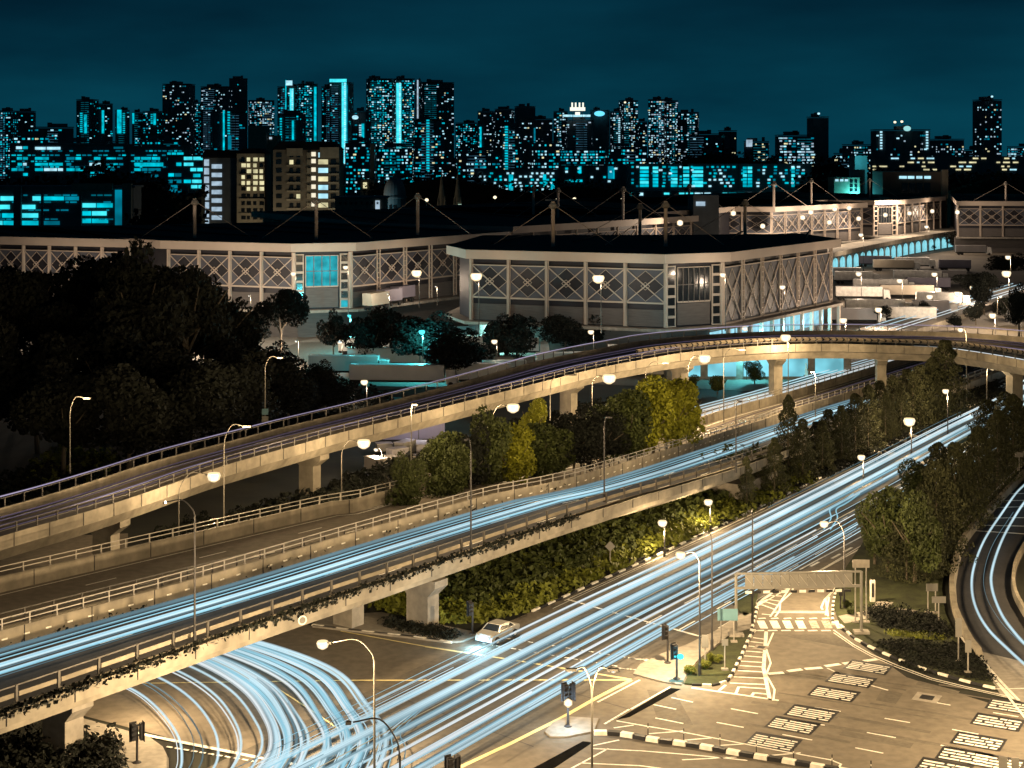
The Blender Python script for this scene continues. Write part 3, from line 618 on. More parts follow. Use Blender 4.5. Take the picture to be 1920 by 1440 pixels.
def hall(label, chain, back, faces, pod=True, zr=21.5, lit_side=None, ridge=True):
    pts = [G(x, y, zr) for x, y in chain]; o0 = Vector((pts[0].x, pts[0].y, 0))
    P = [Vector((p.x, p.y, 0)) for p in pts]; bp = [G(x, y, zr) for x, y in back] if isinstance(back, list) else None
    bk = Vector(back+(0,)) if not bp else Vector((10,45,0))
    if bp: bp = [Vector((q.x, q.y, 0)) for q in bp]
    outl = P + (bp or [P[-1] + bk, P[0] + bk])
    t = thing('cargo_hall', o0, label=label, cat='cargo building')
    a = MB(); a.prism([p - o0 for p in outl], zr-1.9, zr, m=0, mt=1); obj('roof_slab', a, [M_steel, M_roof], t)
    inn = offs(P, 2.0); inn[-1] = inn[-1] + (P[-2]-P[-1]).normalized()*1.5; inn[0] = inn[0] + (P[1]-P[0]).normalized()*1.0
    core = offs(P, 2.7); core[0] = core[0] + (P[1]-P[0]).normalized()*1.2; core[-1] = core[-1] + (P[-2]-P[-1]).normalized()*1.9
    b2 = bk*.96
    a = MB(); a.prism([p - o0 for p in core + (([q + Vector((0,-2,0)) for q in bp]) if bp else [core[-1] + b2, core[0] + b2])], 6.5 if pod else -.04, zr-1.9); obj('wall', a, M_paneld, t)
    if pod:
        a = MB(); a.prism([p - o0 for p in [offs(P, -.5)[i] for i in range(len(P))] + (bp or [P[-1]+bk, P[0]+bk])], 5.9, 6.5); obj('podium_slab', a, M_concd, t)
        cp2 = offs(P, 5); a = MB(); a.prism([p - o0 for p in cp2 + (([q + Vector((0,-3,0)) for q in bp]) if bp else [cp2[-1]+b2, cp2[0]+b2])], -.04, 5.9); obj('podium_wall', a, M_shut, t)
    for k in range(5):                      # low roof ribs
        f = (k+.5)/5; a = MB(); p = P[0].lerp(P[-1], f) + bk*.08; q = P[0].lerp(P[-1], f) + bk*.9; a.beam(p - o0 + Vector((0,0,zr+.15)), q - o0 + Vector((0,0,zr+.15)), .5, .3); obj('roof_rib', a, M_roof, t)
    for k, f in enumerate(faces):
        if f is None: continue
        if f[0] == 'x': hall_face(t, inn[k], inn[k+1], f[1], o0, lad=f[2] if len(f) > 2 else False, z0=f[3] if len(f) > 3 else 11.4)
        else: glass_corner(t, inn[k], inn[k+1], o0, lit=f[1], n=f[2] if len(f) > 2 else 4)
    return t, P, o0
E_gl = emit('lit_glazing_cyan', (.03,.42,.50), .9, .5, .35)
hf, PF, oF = hall('nearest cargo hall with five cross braced bays and dark glazed corner', [(837,460),(873,468),(1247,477),(1370,473),(1577,448)], [(1505,438),(1300,440),(905,441)], [None, ('x',5), ('g',None,6), ('x',6,True,6.6)])
hl, PL, oL = hall('cargo hall with bright cyan glazed corner, left of the nearest hall', [(300,451),(545,457),(668,455),(957,434)], (-60, 60), [('x',4), ('g',E_gl,4), ('x',6,True)])
hall('cargo hall at the far left behind the black trees', [(-160,440),(243,449)], (-40, 70), [('x',8)])
hall('brightly lit cargo hall in the middle distance with glowing fascia', [(1330,387),(1453,388),(1627,380)], (-60, 90), [('x',2), ('x',7,True)], )
hall('farther cargo hall behind the brightly lit one, with dark glazed corner', [(1567,375),(1640,376),(1690,375),(1773,368)], (-60, 90), [('x',1), ('g',None,5), ('x',6,True)])
hall('cargo hall cut by the right edge of the frame', [(1793,377),(2060,378)], (30, 120), [('x',6)])
hall('low cargo hall whose lit fascia shows behind the nearest roof', [(700,418),(962,425),(1310,404)], (-50, 90), [('x',4), ('x',9)])
hall('dark far cargo hall between the masts', [(1000,405),(1180,402),(1560,374)], (-50, 80), [None, None])
# podium details of the nearest hall: lit loading bays on its right side
P4 = offs(PF, 4.7)
d = P4[4] - P4[3]; rzf = math.atan2(d.y, d.x)
a = MB(); a.box((0,0,3.0), (7.4,.1,3.6)); lm = a.mesh('lit_loading_bay', emit('loading_bay_glow', (.34,.72,.86), 1.0, .5, .25))
for k in range(10): new('lit_loading_bay', lm, hf, P4[3] + d*((k+.5)/10) - oF, rzf)
P1 = offs(PF, .6); a = MB(); a.box((0,0,2.9), (.7,.7,5.9)); cmn = a.mesh('podium_column', M_steel)
for k in range(12): new('podium_column', cmn, hf, P1[3] + (P1[4]-P1[3])*(k/11) - oF, rzf)
for k in (3,5,7,9): light(hf, P4[3] + d*(k/10) + Vector((2.5,-5,3.5)) - oF, 1500, COOL, .5, 'bay_light')
# roof masts with stays
for k, (x, yb, yt, lab) in enumerate([(365,446,372,'left of the condominiums'),(593,449,370,'in front of the right condominium'),(783,441,362,'under the dome'),(1037,462,378,'over the left end of the nearest hall'),(1046,408,352,'with a tall cross head beyond the nearest hall'),(1168,412,350,'among the yellow street lights'),(1200,440,381,'short one left of the darkest roof'),(1248,462,377,'standing on the nearest hall, centre'),(1397,440,374,'beside the lit grey bay'),(1451,388,340,'left of the two tallest far masts'),(1521,384,335,'right of the two tallest far masts'),(1631,371,334,'beside the white block'),(1683,353,333,'in front of the brown building'),(1000,402,348,'thin and far, left of centre'),(1292,392,345,'thin and far, right of centre'),(1886,377,340,'thin and far at the right')]):
    b = G(x, yb, 21.5); zt = H - (yt-YH)/F*b.y; hh = zt - 21.5
    t = thing('roof_mast', b, label='roof mast ' + lab, cat='mast', group='roof masts with stay cables')
    a = MB(); a.tube([(0,0,-.2),(0,0,hh)], .42, 8); obj('pole', a, M_steel, t)
    a = MB(); a.lathe([(.4,hh-1.6),(1.0,hh-1.3),(.8,hh-.6),(.25,hh)], 8); obj('mast_head', a, M_concd, t)
    for s in (-1, 1):
        a = MB(); a.tube([(s*.3,0,hh-.8),(s*13,2,.2)], .07, 4); obj('stay_cable', a, M_steel, t)

# ---------------------------------------------------------------- skyline
E_dim = [emit('corridor_glow_teal', (0,.10,.14), 1.0, .5, .1), emit('corridor_glow_blue', (.03,.09,.14), 1.0, .5, .1)]  # dim emission: city light painted on tower facades, also dim window rows
def tower(x0, x1, yt, D, label, frac=.28, mix='c', strips=(), a=None, body=None, fl=2.9, pitch=3.6, name='apartment_tower', wing=True, seed=None, roofbox=True, band=False, ybot=None, ww=2.0, cat='tower block', depth=None):
    rr = random.Random(int(x0*7+yt)); ang = R(rr.choice([-16,-10,8,14,18]) if a is None else a)
    px = (x1-x0)/F*D; dep = depth or min(px*.8, 24); w = (px - dep*abs(math.sin(ang)))/math.cos(ang)
    zt = H + (YH-yt)/F*D; X = ((x0+x1)/2-960)/F*D
    t = thing(name, (X, D, 0), ang, label=label, cat=cat, group=None)
    m = body or M_fac
    mb = MB(); mb.box((0,dep/2,zt/2-1.5), (w,dep,zt-3+.1)); mb.box((0,dep/2,zt-1.8),(w+.8,dep+.8,.8)); obj('wall', mb, m, t)
    if wing and w > 14:
        mb = MB(); nw = max(2, int(w/9))
        for k in range(nw):
            xx = -w/2 + w*(k+.5)/nw; mb.box((xx-w/nw*.46,-.5,zt/2-2),(.5,1.0,zt-4))
        obj('wall_fins', mb, m, t, kind='stuff')
    if roofbox:
        mb = MB(); mb.box((rr.uniform(-.2,.2)*w,dep/2,zt-.2+.6),(w*rr.uniform(.25,.5),dep*.5,3.2)); mb.box((w*rr.uniform(-.3,.3),dep*.4,zt+.8),(w*.12,dep*.3,4.6)); obj('roof_plant_room', mb, m, t)
    E = {'c':[E_cy,E_cyd,E_wh,E_cyd], 'w':[E_wh,E_gw,E_cyd,E_wm], 'm':[E_cy,E_wh,E_cyd,E_wm], 'y':[E_wm,E_wm,E_wh,E_cyd]}[mix]
    frac = min(.85, frac*1.35)
    wb = MB(); nf = int((zt-6)/fl); zlow = 3 if ybot is None else H - (ybot-YH)/F*D
    sx = [((s[0]-x0)/(x1-x0)*w-w/2-.8, (s[1]-x0)/(x1-x0)*w-w/2+.8) for s in strips]
    for i in range(nf):
        z = zt - 5.2 - i*fl
        if z < max(3, zlow): break
        rowf = frac * rr.choice([.6,1,1,1.5])
        for j in range(int(w/pitch)):
            x = -w/2 + (j+.5)*w/int(w/pitch)
            if any(s[0] < x < s[1] for s in sx): continue
            if rr.random() < rowf:
                x += rr.uniform(-.9,.9)
                mi = rr.choices([0,1,2,3],[3,3,2.4,.8 if mix != 'c' else 1.2])[0]; hw = ww*rr.choice([.4,.5,.75])
                wb.quad((x-hw,-.15,z-.75),(x+hw,-.15,z-.75),(x+hw,-.15,z+.75),(x-hw,-.15,z+.75), mi)
        if abs(ang) > .1:
            sd = 1 if ang < 0 else -1
            for j in range(int(dep/5)):
                if rr.random() < frac*.5:
                    y = (j+.5)*5; xx = sd*(w/2+.15); b = (xx,y-1,z-.7),(xx,y+1,z-.7),(xx,y+1,z+.7),(xx,y-1,z+.7); wb.quad(*(b if sd > 0 else b[::-1]), 1 if rr.random() < .6 else 0)
    if wb.f: obj('lit_windows', wb, E, t, kind='stuff')
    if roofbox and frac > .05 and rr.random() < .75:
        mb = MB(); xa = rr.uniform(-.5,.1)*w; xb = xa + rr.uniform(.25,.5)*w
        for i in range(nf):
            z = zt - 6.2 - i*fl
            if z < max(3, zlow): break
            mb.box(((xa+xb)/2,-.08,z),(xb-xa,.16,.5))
        obj('corridor_lights', mb, E_dim[rr.randrange(2)], t, kind='stuff')  # glowing bands stand in for city light washing the facade
    if band:
        mb = MB()
        for i in range(nf):
            z = zt - 4 - i*fl
            if z < 5: break
            mb.box((0,-.3,z),(w+.2,.6,.7))
        obj('balcony_bands', mb, M_facg, t, kind='stuff')
    for s in strips:
        xa = (s[0]-x0)/(x1-x0)*w - w/2; xb = (s[1]-x0)/(x1-x0)*w - w/2; za = H-(s[3]-YH)/F*D; zb = H-(s[2]-YH)/F*D; mb = MB()
        typ = s[4]; mm = {'s':E_cy,'b':E_cyb,'d':E_cyd,'g':E_cy,'w':E_wh,'p':E_gw}[typ]
        if typ in 'sdbp': mb.box(((xa+xb)/2,-.6,(za+zb)/2),(xb-xa,.8,zb-za))
        else:
            z = za+1
            while z < zb: mb.box(((xa+xb)/2,-.6,z),(xb-xa,.8,fl*.55)); z += fl
        obj('lit_stairwell', mb, mm, t)
        if typ == 'b':
            mb = MB(); z = za
            while z < zb: mb.box(((xa+xb)/2+ (xb-xa)*.2,-1.1,z),((xb-xa)*.3,.3,fl*.6)); z += fl
            obj('stair_lamps', mb, E_wh, t, kind='stuff')
    return t, w, zt
T = tower
T(-14,24,205,2100,'dark tower at the far left edge dotted with cyan windows',.45)
T(26,64,206,2200,'plain grey tower second from the left edge',.07,body=M_facg)
T(64,140,235,1700,'low wide dark block left of the crane topped tower',.1)
T(140,176,184,2300,'tower with small crane like lights on its roof',.15,strips=[(158,164,215,250,'s'),(149,154,210,248,'g')])
T(178,214,192,2200,'dark tower right of the crane topped one with narrow cyan stair strip',.15,strips=[(190,195,207,250,'s')])
T(215,246,204,2200,'tower with wide cyan stair band and a dotted strip beside it',.12,strips=[(217,227,206,250,'s'),(230,235,211,250,'g')])
T(246,264,208,2300,'slim tower with short cyan strip at its top',.2,strips=[(247,251,212,232,'s')])
T(264,302,206,2200,'squat dark tower with two short dotted light strips',.3,strips=[(283,287,212,232,'g'),(289,294,213,234,'s')])
T(301,358,155,2300,'tall black tower with few white windows, leftmost of the tall ones',.12,'w')
T(356,374,190,2450,'narrow tower glittering cyan between two tall dark towers',.6)
T(373,430,160,2350,'tall dark tower with scattered white windows near its roof',.14,'w')
T(428,465,145,2400,'black windowless tower with stepped roof',.02)
T(395,466,206,1750,'nearer block with long cyan stair strip and dotted column',.06,strips=[(416,420,207,282,'s'),(426,431,208,252,'g'),(427,434,254,280,'d')],ybot=290)
T(465,517,186,2500,'wide far block sparkling with many white lights',.5,'w')
T(517,557,160,2200,'tower with white rooftop lamp and bright upper stair panel',.3,strips=[(545,553,166,208,'b'),(535,537,150,205,'s')])
T(518,566,210,1800,'nearer dark block in front of the lamp topped tower',.1,strips=[(522,526,222,268,'g'),(549,553,226,262,'s')])
T(556,599,155,2200,'tower full of cyan windows with solid strip on its right edge',.5,strips=[(591,596,163,264,'s')])
T(598,642,160,2250,'tower left of the brightest stairwell, speckled windows',.32)
T(615,657,152,2150,'tower with the brightest tall cyan stairwell and rooftop sign',.2,strips=[(642,652,155,306,'b'),(653,655,160,300,'d')])
T(656,690,205,2000,'dark tower with rounded top right of the brightest stairwell',.25,strips=[(674,679,235,315,'w'),(680,686,232,308,'s')])
T(688,739,145,2200,'tallest tower of the centre left group, full of mixed windows',.42,'m')
T(738,782,145,2180,'tallest tower with long bright stairwell on its left side',.4,'m',strips=[(738,750,156,312,'b')])
T(779,792,150,2300,'slim grey lit shaft beside the banded tower',.05,strips=[(781,784,150,222,'p')],wing=False)
T(790,855,152,2250,'broad tower with pale horizontal balcony bands',.12,'w',band=True)
T(775,836,222,1750,'nearer dark block with segmented cyan column',.3,'m',strips=[(799,805,224,322,'g')])
T(850,895,228,2500,'low glittering far block right of the banded tower',.35)
T(892,926,206,2250,'tower with thin long cyan strip on its left edge',.25,'w',strips=[(897,901,238,312,'s')])
T(925,962,202,2350,'dark stepped tower behind the cyan column block',.12,'w')
T(938,977,234,1750,'nearer block with wide segmented cyan column',.25,'m',strips=[(944,951,236,324,'g')])
T(967,1006,197,2400,'plain black tower block without lit windows',.0,wing=False)
T(972,1036,220,2100,'grey fronted block with pale roof band and teal strip',.14,'w',body=M_facg,strips=[(1001,1004,240,306,'d')],a=0)
T(1035,1062,206,2300,'slim speckled tower left of the crown sign',.35,'w')
T(1060,1112,222,2000,'black tower carrying the glowing crown shaped sign',.06,'w')
T(1104,1142,204,2250,'dark tower with oval blue sign near its top',.02)
T(1050,1138,275,1650,'long low lattice block washed in cyan light',.8,'c',body=M_facg,a=0,pitch=3.0,ybot=312,roofbox=False,cat='apartment block',name='apartment_block')
T(1147,1168,206,2150,'slim tower with bright white column right of the blue sign',.4,'w',strips=[(1160,1164,218,280,'w')])
T(1165,1200,186,2250,'tall tower with warm lit rooftop and scattered white windows',.3,'w')
T(1198,1216,225,2350,'low slim tower between two white speckled towers',.2,'w')
T(1213,1247,184,2200,'white speckled twin tower, left half',.5,'w')
T(1245,1275,186,2210,'white speckled twin tower, right half',.5,'w')
T(1268,1311,208,2250,'dark tower with white windows down its middle',.3,'w')
T(1290,1356,248,1900,'low teal roofed block right of the speckled towers',.1,'c')
T(1354,1386,242,1900,'small grey tower with lit right side',.08,'y',body=M_facg)
T(1392,1444,262,1800,'low dark building with orange lit wall panels',.3,'y',strips=[(1397,1410,262,275,'p')])
T(1460,1527,250,1700,'stepped office block with rows of white windows',.55,'w',a=0,pitch=4.5,ww=3)
T(1521,1558,216,1750,'dark slab tower with one lamp on its roof',.02,wing=False)
T(1592,1642,268,1800,'cluster of low dark flats in the gap',.3,'w')
T(1642,1744,240,1700,'wide symmetrical building with rooftop lamps and lit side columns',.12,'w',a=0,strips=[(1650,1654,247,280,'w'),(1736,1740,247,280,'w')])
T(1756,1814,258,1900,'low apartment group left of the lone right tower',.25,'w')
T(1838,1886,184,1900,'lone dark tower at the right with scattered windows',.2,'w')
T(1812,1838,278,1950,'row of small flats at the foot of the lone tower',.4,'w')
T(1886,1940,272,1950,'low flats at the right edge beyond the lone tower',.5,'w')
for x0, x1, yt, lab in ((20,95,250,'low dark block under the grey tower'),(95,205,262,'second low block with a few cyan lights'),(262,345,258,'low plain block behind the school'),(480,520,262,'low filler block behind the beige blank wall'),(640,700,262,'low filler block right of the condominiums'),(700,780,272,'low filler block above the dome'),(855,940,280,'low filler block behind the trees, centre left'),(1000,1055,262,'low filler block left of the lattice'),(1140,1215,272,'low filler block under the white towers'),(1560,1600,284,'tiny far block at the skyline gap')):
    T(x0, x1, yt, 1500, lab, .4, 'm')
def sign_board(x0, x1, y0, y1, D, m, label, shape='box'):
    p = W((x0+x1)/2, (y0+y1)/2, D); w = (x1-x0)/F*D; h = (y1-y0)/F*D
    t = thing('rooftop_sign', p, label=label, cat='rooftop sign')
    a = MB()
    if shape == 'oval':
        a.lathe([(.3*w/2,-.4),(w/2,-.2),(w/2,.2),(.3*w/2,.4)], 14); me = a.mesh('sign_face', m); o = new('sign_face', me, t); o.rotation_euler = (R(90),0,0); o.scale = (1, h/w, 1)
    elif shape == 'crown':
        for k in (-.34,-.12,.12,.34): a.box((k*w,0,h*.28),(w*.1,1,h*.5))
        a.box((0,0,-.02*h),(w*.95,1.2,h*.3)); a.box((0,0,-h*.4),(w*.3,1,h*.25)); obj('sign_face', a, m, t)
    else:
        a.box((0,0,0),(w,1,h)); obj('sign_face', a, m, t)
    a = MB(); a.box((-w*.3,.9,-h*.5-1),(.5,.5,h+3)); a.box((w*.3,.9,-h*.5-1),(.5,.5,h+3)); obj('sign_legs', a, M_fac, t)
Ecr = emit('sign_white_warm', (.95,.95,.80), 1.2)
sign_board(1068,1098,193,215,1990,Ecr,'glowing crown shaped sign on the black tower','crown')
sign_board(1055,1107,215,219,1992,E_wh,'thin bright white bar below the crown sign')
sign_board(1114,1134,208,218,2240,emit('sign_blue', (.15,.7,1.0),1.3),'oval blue glowing sign on the dark tower','oval')
sign_board(536,548,151,160,2190,E_wh,'white lamp panel on the roof left of the brightest stairwell')
sign_board(618,650,148,154,2140,E_cyb,'cyan rooftop sign above the brightest stairwell')
sign_board(660,672,216,224,1990,E_wh,'white lit dome cap beside the brightest stairwell','oval')
sign_board(1694,1708,236,246,1690,emit('sign_pale_cyan', (.35,.75,.75),1.0),'round pale sign on the wide symmetrical building','oval')
sign_board(1900,1925,294,297,1300,E_cyb,'thin cyan sign at the right edge of the skyline')
for x, y, D, c, lab in ((1678,229,1700,E_bulbw,'left rooftop beacon on the wide symmetrical building'),(1691,228,1700,E_bulbw,'right rooftop beacon on the wide symmetrical building'),(1535,213,1740,E_wh,'beacon on the dark slab tower'),(1860,181,1890,E_wh,'beacon on the lone right tower'),(1172,192,2240,E_bulbw,'warm lamp on the tall white windowed tower')):
    p = W(x, y, D); t = thing('rooftop_beacon', p, label=lab, cat='beacon light')
    a = MB(); a.lathe([(.2,-1.2),(1.4,-.7),(1.4,.7),(.2,1.2)], 8); obj('lens', a, c, t); a = MB(); a.box((0,0,-2.6),(.4,.4,3)); obj('stem', a, M_fac, t)

# middle distance blocks, windows as separate parts
def block(x0, x1, yt, D, label, wins=(), a=0, body=None, dep=16, name='apartment_block', cat='apartment block', boxes=(), roof=None, deepen=.0):
    w = (x1-x0)/F*D; zt = H + (YH-yt)/F*D; X = ((x0+x1)/2-960)/F*D
    t = thing(name, (X, D, 0), R(a), label=label, cat=cat)
    mb = MB(); mb.box((0,dep/2,zt/2), (w,dep,zt)); obj('wall', mb, body or M_fac, t)
    for (a0, a1, b0, b1, m) in wins:
        mb = MB(); mb.box((((a0+a1)/2-(x0+x1)/2)/F*D, -.2, H-((b0+b1)/2-YH)/F*D), ((a1-a0)/F*D, .3, (b1-b0)/F*D)); obj('window', mb, m, t)
    for (a0, a1, b0, b1, pr, m) in boxes:
        mb = MB(); mb.box((((a0+a1)/2-(x0+x1)/2)/F*D, -pr/2+.05, H-((b0+b1)/2-YH)/F*D), ((a1-a0)/F*D, pr, (b1-b0)/F*D)); obj('wall_bay', mb, m, t)
    if roof:
        mb = MB(); mb.box((0,dep/2,zt+.4),(w+1.6,dep+1.6,.8)); obj('roof', mb, roof, t)
    return t, w, zt, X
rr = random.Random(3)
def rows(x0, x1, ys, h, wmin, wmax, p, mats, gap=2, skip=()):
    out = []
    for y in ys:
        x = x0
        while x < x1 - wmin:
            L = rr.uniform(wmin, wmax)
            if rr.random() < p and not any(s0 < x < s1 for s0, s1 in skip): out.append((x, min(x1, x+L), y-h/2, y+h/2, rr.choice(mats)))
            x += L + gap
    return out
rr = random.Random(3)
block(-40,250,352,640,'long cyan lit school like block with open corridors at the far left', rows(-20,28,(372,388,404,418),8,16,30,.95,[E_cy,E_cyd,E_cyb]) + rows(42,78,(372,388,404,418),8,14,36,.95,[E_cy,E_cyb]) + rows(83,148,(372,388,418),7,14,40,.75,[E_cy,E_cyd]) + rows(155,214,(370,385,400,414),8,14,30,.92,[E_cy,E_cyb,E_cy]) + [(216,231,356,422,E_cyd)] + rows(-20,214,(366,379,394,411),2.4,4,14,.6,[E_cyd,E_dim[0],E_cyd],3,[(28,42)]), dep=14, boxes=[(28,42,350,440,2,M_fac),(232,249,344,440,3,M_facb),(137,213,344,356,2.5,M_facb),(78,82,355,440,1,M_fac),(149,154,355,440,1,M_fac)], roof=M_fac, name='school_building', cat='school building')
block(18,242,272,1100,'wide block with long cyan corridor windows behind the black trees, left', rows(22,52,(277,297,308,318,327),5,6,12,.6,[E_cy,E_cyd,E_wh]) + rows(66,118,(278,287,297,308,318),5,8,30,.85,[E_wh,E_cy,E_cy]) + rows(125,157,(297,308,318),5,8,20,.8,[E_cy,E_cyd]) + rows(168,190,(297,308),5,6,12,.7,[E_wh,E_cy]) + rows(200,238,(277,297,308,318),3.5,6,18,.6,[E_cy,E_cyd]) + rows(22,236,(283,291,302.5,313),2.2,3,9,.55,[E_cyd,E_cy,E_cyd],3) + rows(170,200,(324,330),3,5,10,.6,[E_cy,E_cyd]), roof=M_fac)
block(242,348,276,1080,'dark block with one bright cyan corridor, centre left', rows(252,306,(297,308,318,330),5,8,24,.7,[E_cy,E_cyd]) + [(253,306,305,312,E_cy)] + rows(314,345,(288,298),4,6,12,.7,[E_cy]) + rows(246,345,(283,291,302,313,323),2.2,3,9,.55,[E_cyd,E_cy,E_cyd],3), roof=M_fac)
block(314,384,293,1000,'block with tightly stacked cyan balconies beside the white windowed condominium', rows(316,340,(308,328,340,350,358),6,8,20,.8,[E_cy,E_cyd]) + rows(345,382,(297,308,318,329,340,350),6,8,18,.9,[E_cy,E_cyb,E_cy]), roof=M_fac)
cw = [(391+52-51,444-370+341-341+0,0,0,None)]
ys = [312,328,344,360,376,392,408]
w1 = [(397,416,y-4,y+4,E_gw) for y in ys] + [(383,392,y-13,y-1,E_gw) for y in ys+[424]]
c1 = block(380,444,296,800,'slim condominium wing with a column of white lit windows', w1, dep=18, body=M_fac, name='condominium', cat='condominium', roof=M_roof)
w2 = []
for r, y in enumerate([299,310,321,332,343,354,367,381,394,408]):
    for x in (453,463,475,487):
        m = E_wm if (r < 6 and rr.random() < .75) else M_glassd
        w2.append((x, x+rr.choice([6,8]), y-3.5, y+3.5, m))
c2 = block(444,496,288,790,'beige condominium with crowded yellow lit balconies', w2, dep=20, body=M_facb, name='condominium', cat='condominium', boxes=[(450,496,y+5,y+6.5,1.5,M_facb) for y in (299,321,343,367,394)])
w3 = []
for r, y in enumerate([291+0,304,320,336,352,368,385,401]):
    for x in (543,556): w3.append((x, x+7, y-4, y+4, E_wm if rr.random() < .25 else M_glassd))
    w3 += [(620,630,y-5,y+4,M_glassd), (584,592,y-6,y+2,emit('stair_lamp_warm', (.9,.82,.62), 1.1)), (597,615,y-5,y+4,rr.choice([E_wm,E_wm,M_glassd,E_wh])), (518,528,y-4,y+4,M_glassd)]
bx3 = [(538,564,y+5,y+8,1.2,M_facb) for y in (304,320,336,352,368,385,401)] + [(616,636,y+5,y+8,1.2,M_facb) for y in (304,320,336,352,368,385)] + [(576,583,y-5,y+5,1.6,M_facb) for y in (291,304,320,336,352,368,385,401)]
c3 = block(512,636,281,780,'large beige condominium with mansard roof, gable ends and lit stair core', w3, dep=20, body=mat('facade_brown_dark', (.15,.13,.10), .8, .2, .1), name='condominium', cat='condominium', boxes=bx3 + [(538,568,278,292,1.0,M_facb),(600,636,276,296,1.0,M_facb)])
def gable(t, w0, w1, z0, h, D, m, xo=0, dep=20):
    mb = MB(); mb.v += [(xo-w0/2,-.6,z0),(xo+w0/2,-.6,z0),(xo+w0/2,dep,z0),(xo-w0/2,dep,z0),(xo-w1/2,1,z0+h),(xo+w1/2,1,z0+h),(xo+w1/2,dep-1,z0+h),(xo-w1/2,dep-1,z0+h)]
    for f in ((0,3,2,1),(4,5,6,7),(0,1,5,4),(1,2,6,5),(2,3,7,6),(3,0,4,7)): mb.f.append(f); mb.m.append(0)
    obj('mansard_roof', mb, m, t)
gable(c3[0], c3[1]+1, c3[1]*.8, c3[2], 4.2, 780, M_roof); gable(c2[0], c2[1]+1, c2[1]*.6, c2[2], 2.6, 790, M_roof); gable(c1[0], c1[1]+1, c1[1]*.9, c1[2]+.9, 3.0, 800, M_roof, dep=18)
block(465,498,236,1150,'blank beige gable wall rising behind the condominiums', dep=20, body=M_facb); block(497,520,254,1160,'lower beige annex with one lit window', [(505,510,257,261,E_gw)], dep=20, body=M_facb)
block(628,722,372,700,'low cream terrace under the dome', [(x,x+4,378,383,M_glassd) for x in range(636,716,10)] + [(704,712,376,392,E_gw)], body=M_facb, roof=M_fac, name='terrace_house', cat='terrace house')
block(676,702,336,900,'small tower like block with one yellow window left of the dome', [(681,688,342,353,E_wm)], body=M_facb, name='house', cat='house')
block(694,701,270,905,'tall narrow chimney like wall left of the dome', body=M_facb, dep=4, name='chimney_tower', cat='chimney')
block(890,1048,318,1000,'long flat block with rows of small cyan and white windows, centre', rows(898,1040,(325,331,337,343,349,355,361),3.2,3.5,6,.62,[E_wh,E_cy,E_wh],5) + [(954,962,327,340,E_cy),(954,962,344,362,E_cy),(1018,1024,327,338,E_cy),(1019,1024,340,350,E_cy),(1031,1040,341,358,E_cy)])
block(1048,1180,310,1050,'dim block with a cyan strip below the lattice building', rows(1060,1170,(316,322,332,340),3.5,3.5,6,.3,[E_cy,E_wh],7) + [(1067,1092,337,341,E_cy),(1085,1090,312,325,E_cy),(1140,1150,312,335,E_cyd),(1146,1152,315,335,E_cy)])
for x0, x1, lab, st in ((1178,1290,'slab block with two lit stair stacks, left of the row',[(1200,1216),(1224,1234),(1258,1270)]),(1280,1385,'slab block with stacked cyan landings, middle of the row',[(1281,1292),(1298,1318)]),(1384,1522,'slab block with a segmented cyan strip, right end of the row',[(1393,1400),(1402,1410),(1484,1490)])):
    ws = []
    for y in (315,322,329,336,342,348):
        for s0, s1 in st: ws.append((s0, s1, y-2.4, y+2.4, rr.choice([E_cy,E_cyb,E_cy])))
    ws += rows(x0+6, x1-6, (313,319,325,331,337,343,349), 3.2, 3.5, 7, .6, [E_wh,E_cy,E_cyd], 5, st)
    block(x0, x1, 307, 1000, lab, ws, body=M_fac)
block(1165,1500,358,900,'very low dark shed with a line of cyan lights', rows(1180,1210,(364,),5,4,8,.6,[E_wh,E_cy]) + rows(1245,1436,(363,),3.5,5,18,.75,[E_cy,E_wh,E_cyb],3), name='shed', cat='shed')
block(1640,1945,293,1250,'long low building glowing with yellow window bands at the right', rows(1636,1910,(297,304.5,312,318),2.6,4,16,.5,[E_wm,E_wm,E_wh],6), name='office_block', cat='office block')
block(1655,1776,322,780,'brown flat fronted building with four white windows high up', [(1686,1700,330,335,E_wh),(1702,1714,330,335,E_wh),(1718,1729,330,335,E_wh),(1733,1745,330,335,E_wh)] + [(x,x+12,343,362,M_glassd) for x in (1690,1704,1718,1732)], body=mat('facade_brown', (.13,.11,.09), .8, .15, .1), dep=22, boxes=[(1764,1776,318,372,2,M_facb)], name='industrial_building', cat='industrial building')
block(1564,1612,333,820,'white block with small dark windows beside the far mast', [(1566+k*9,1572+k*9,336,340,E_wh) for k in range(3)] + [(x,x+5,y,y+5,M_glassd) for x in (1594,1602) for y in (338,346,354)], body=M_facb)
tt = block(1611,1622,318,830,'narrow corner tower washed in teal light beside the white block', [(1613,1616,y,y+4,M_glassd) for y in (330,339,348)], body=M_facg, name='corner_tower', cat='tower'); light(tt[0], (-6,-14,20), 9000, (.1,.9,1.0), 1, 'wash_light')
tt = block(1603,1626,292,900,'stepped wall lit teal by a floodlight', body=M_facg, name='stepped_building', cat='building'); light(tt[0], (-3,-12,38), 9000, (.1,.9,1.0), 1, 'wash_light')
block(1300,1348,366,560,'small dark house with one pink lit window, above the lit hall', [(1305,1322,378,386,E_gw)], name='house', cat='house')
for blk, x, y, z, pw in ((c2[0],6,-26,4,6000),(c3[0],16,-34,4,12000),(c3[0],-2,-20,2,2500)): light(blk, (x,y,z), pw, (1,.82,.55), 1.5, 'street_glow')  # lights added before the condominiums to warm their facades, no lamp built
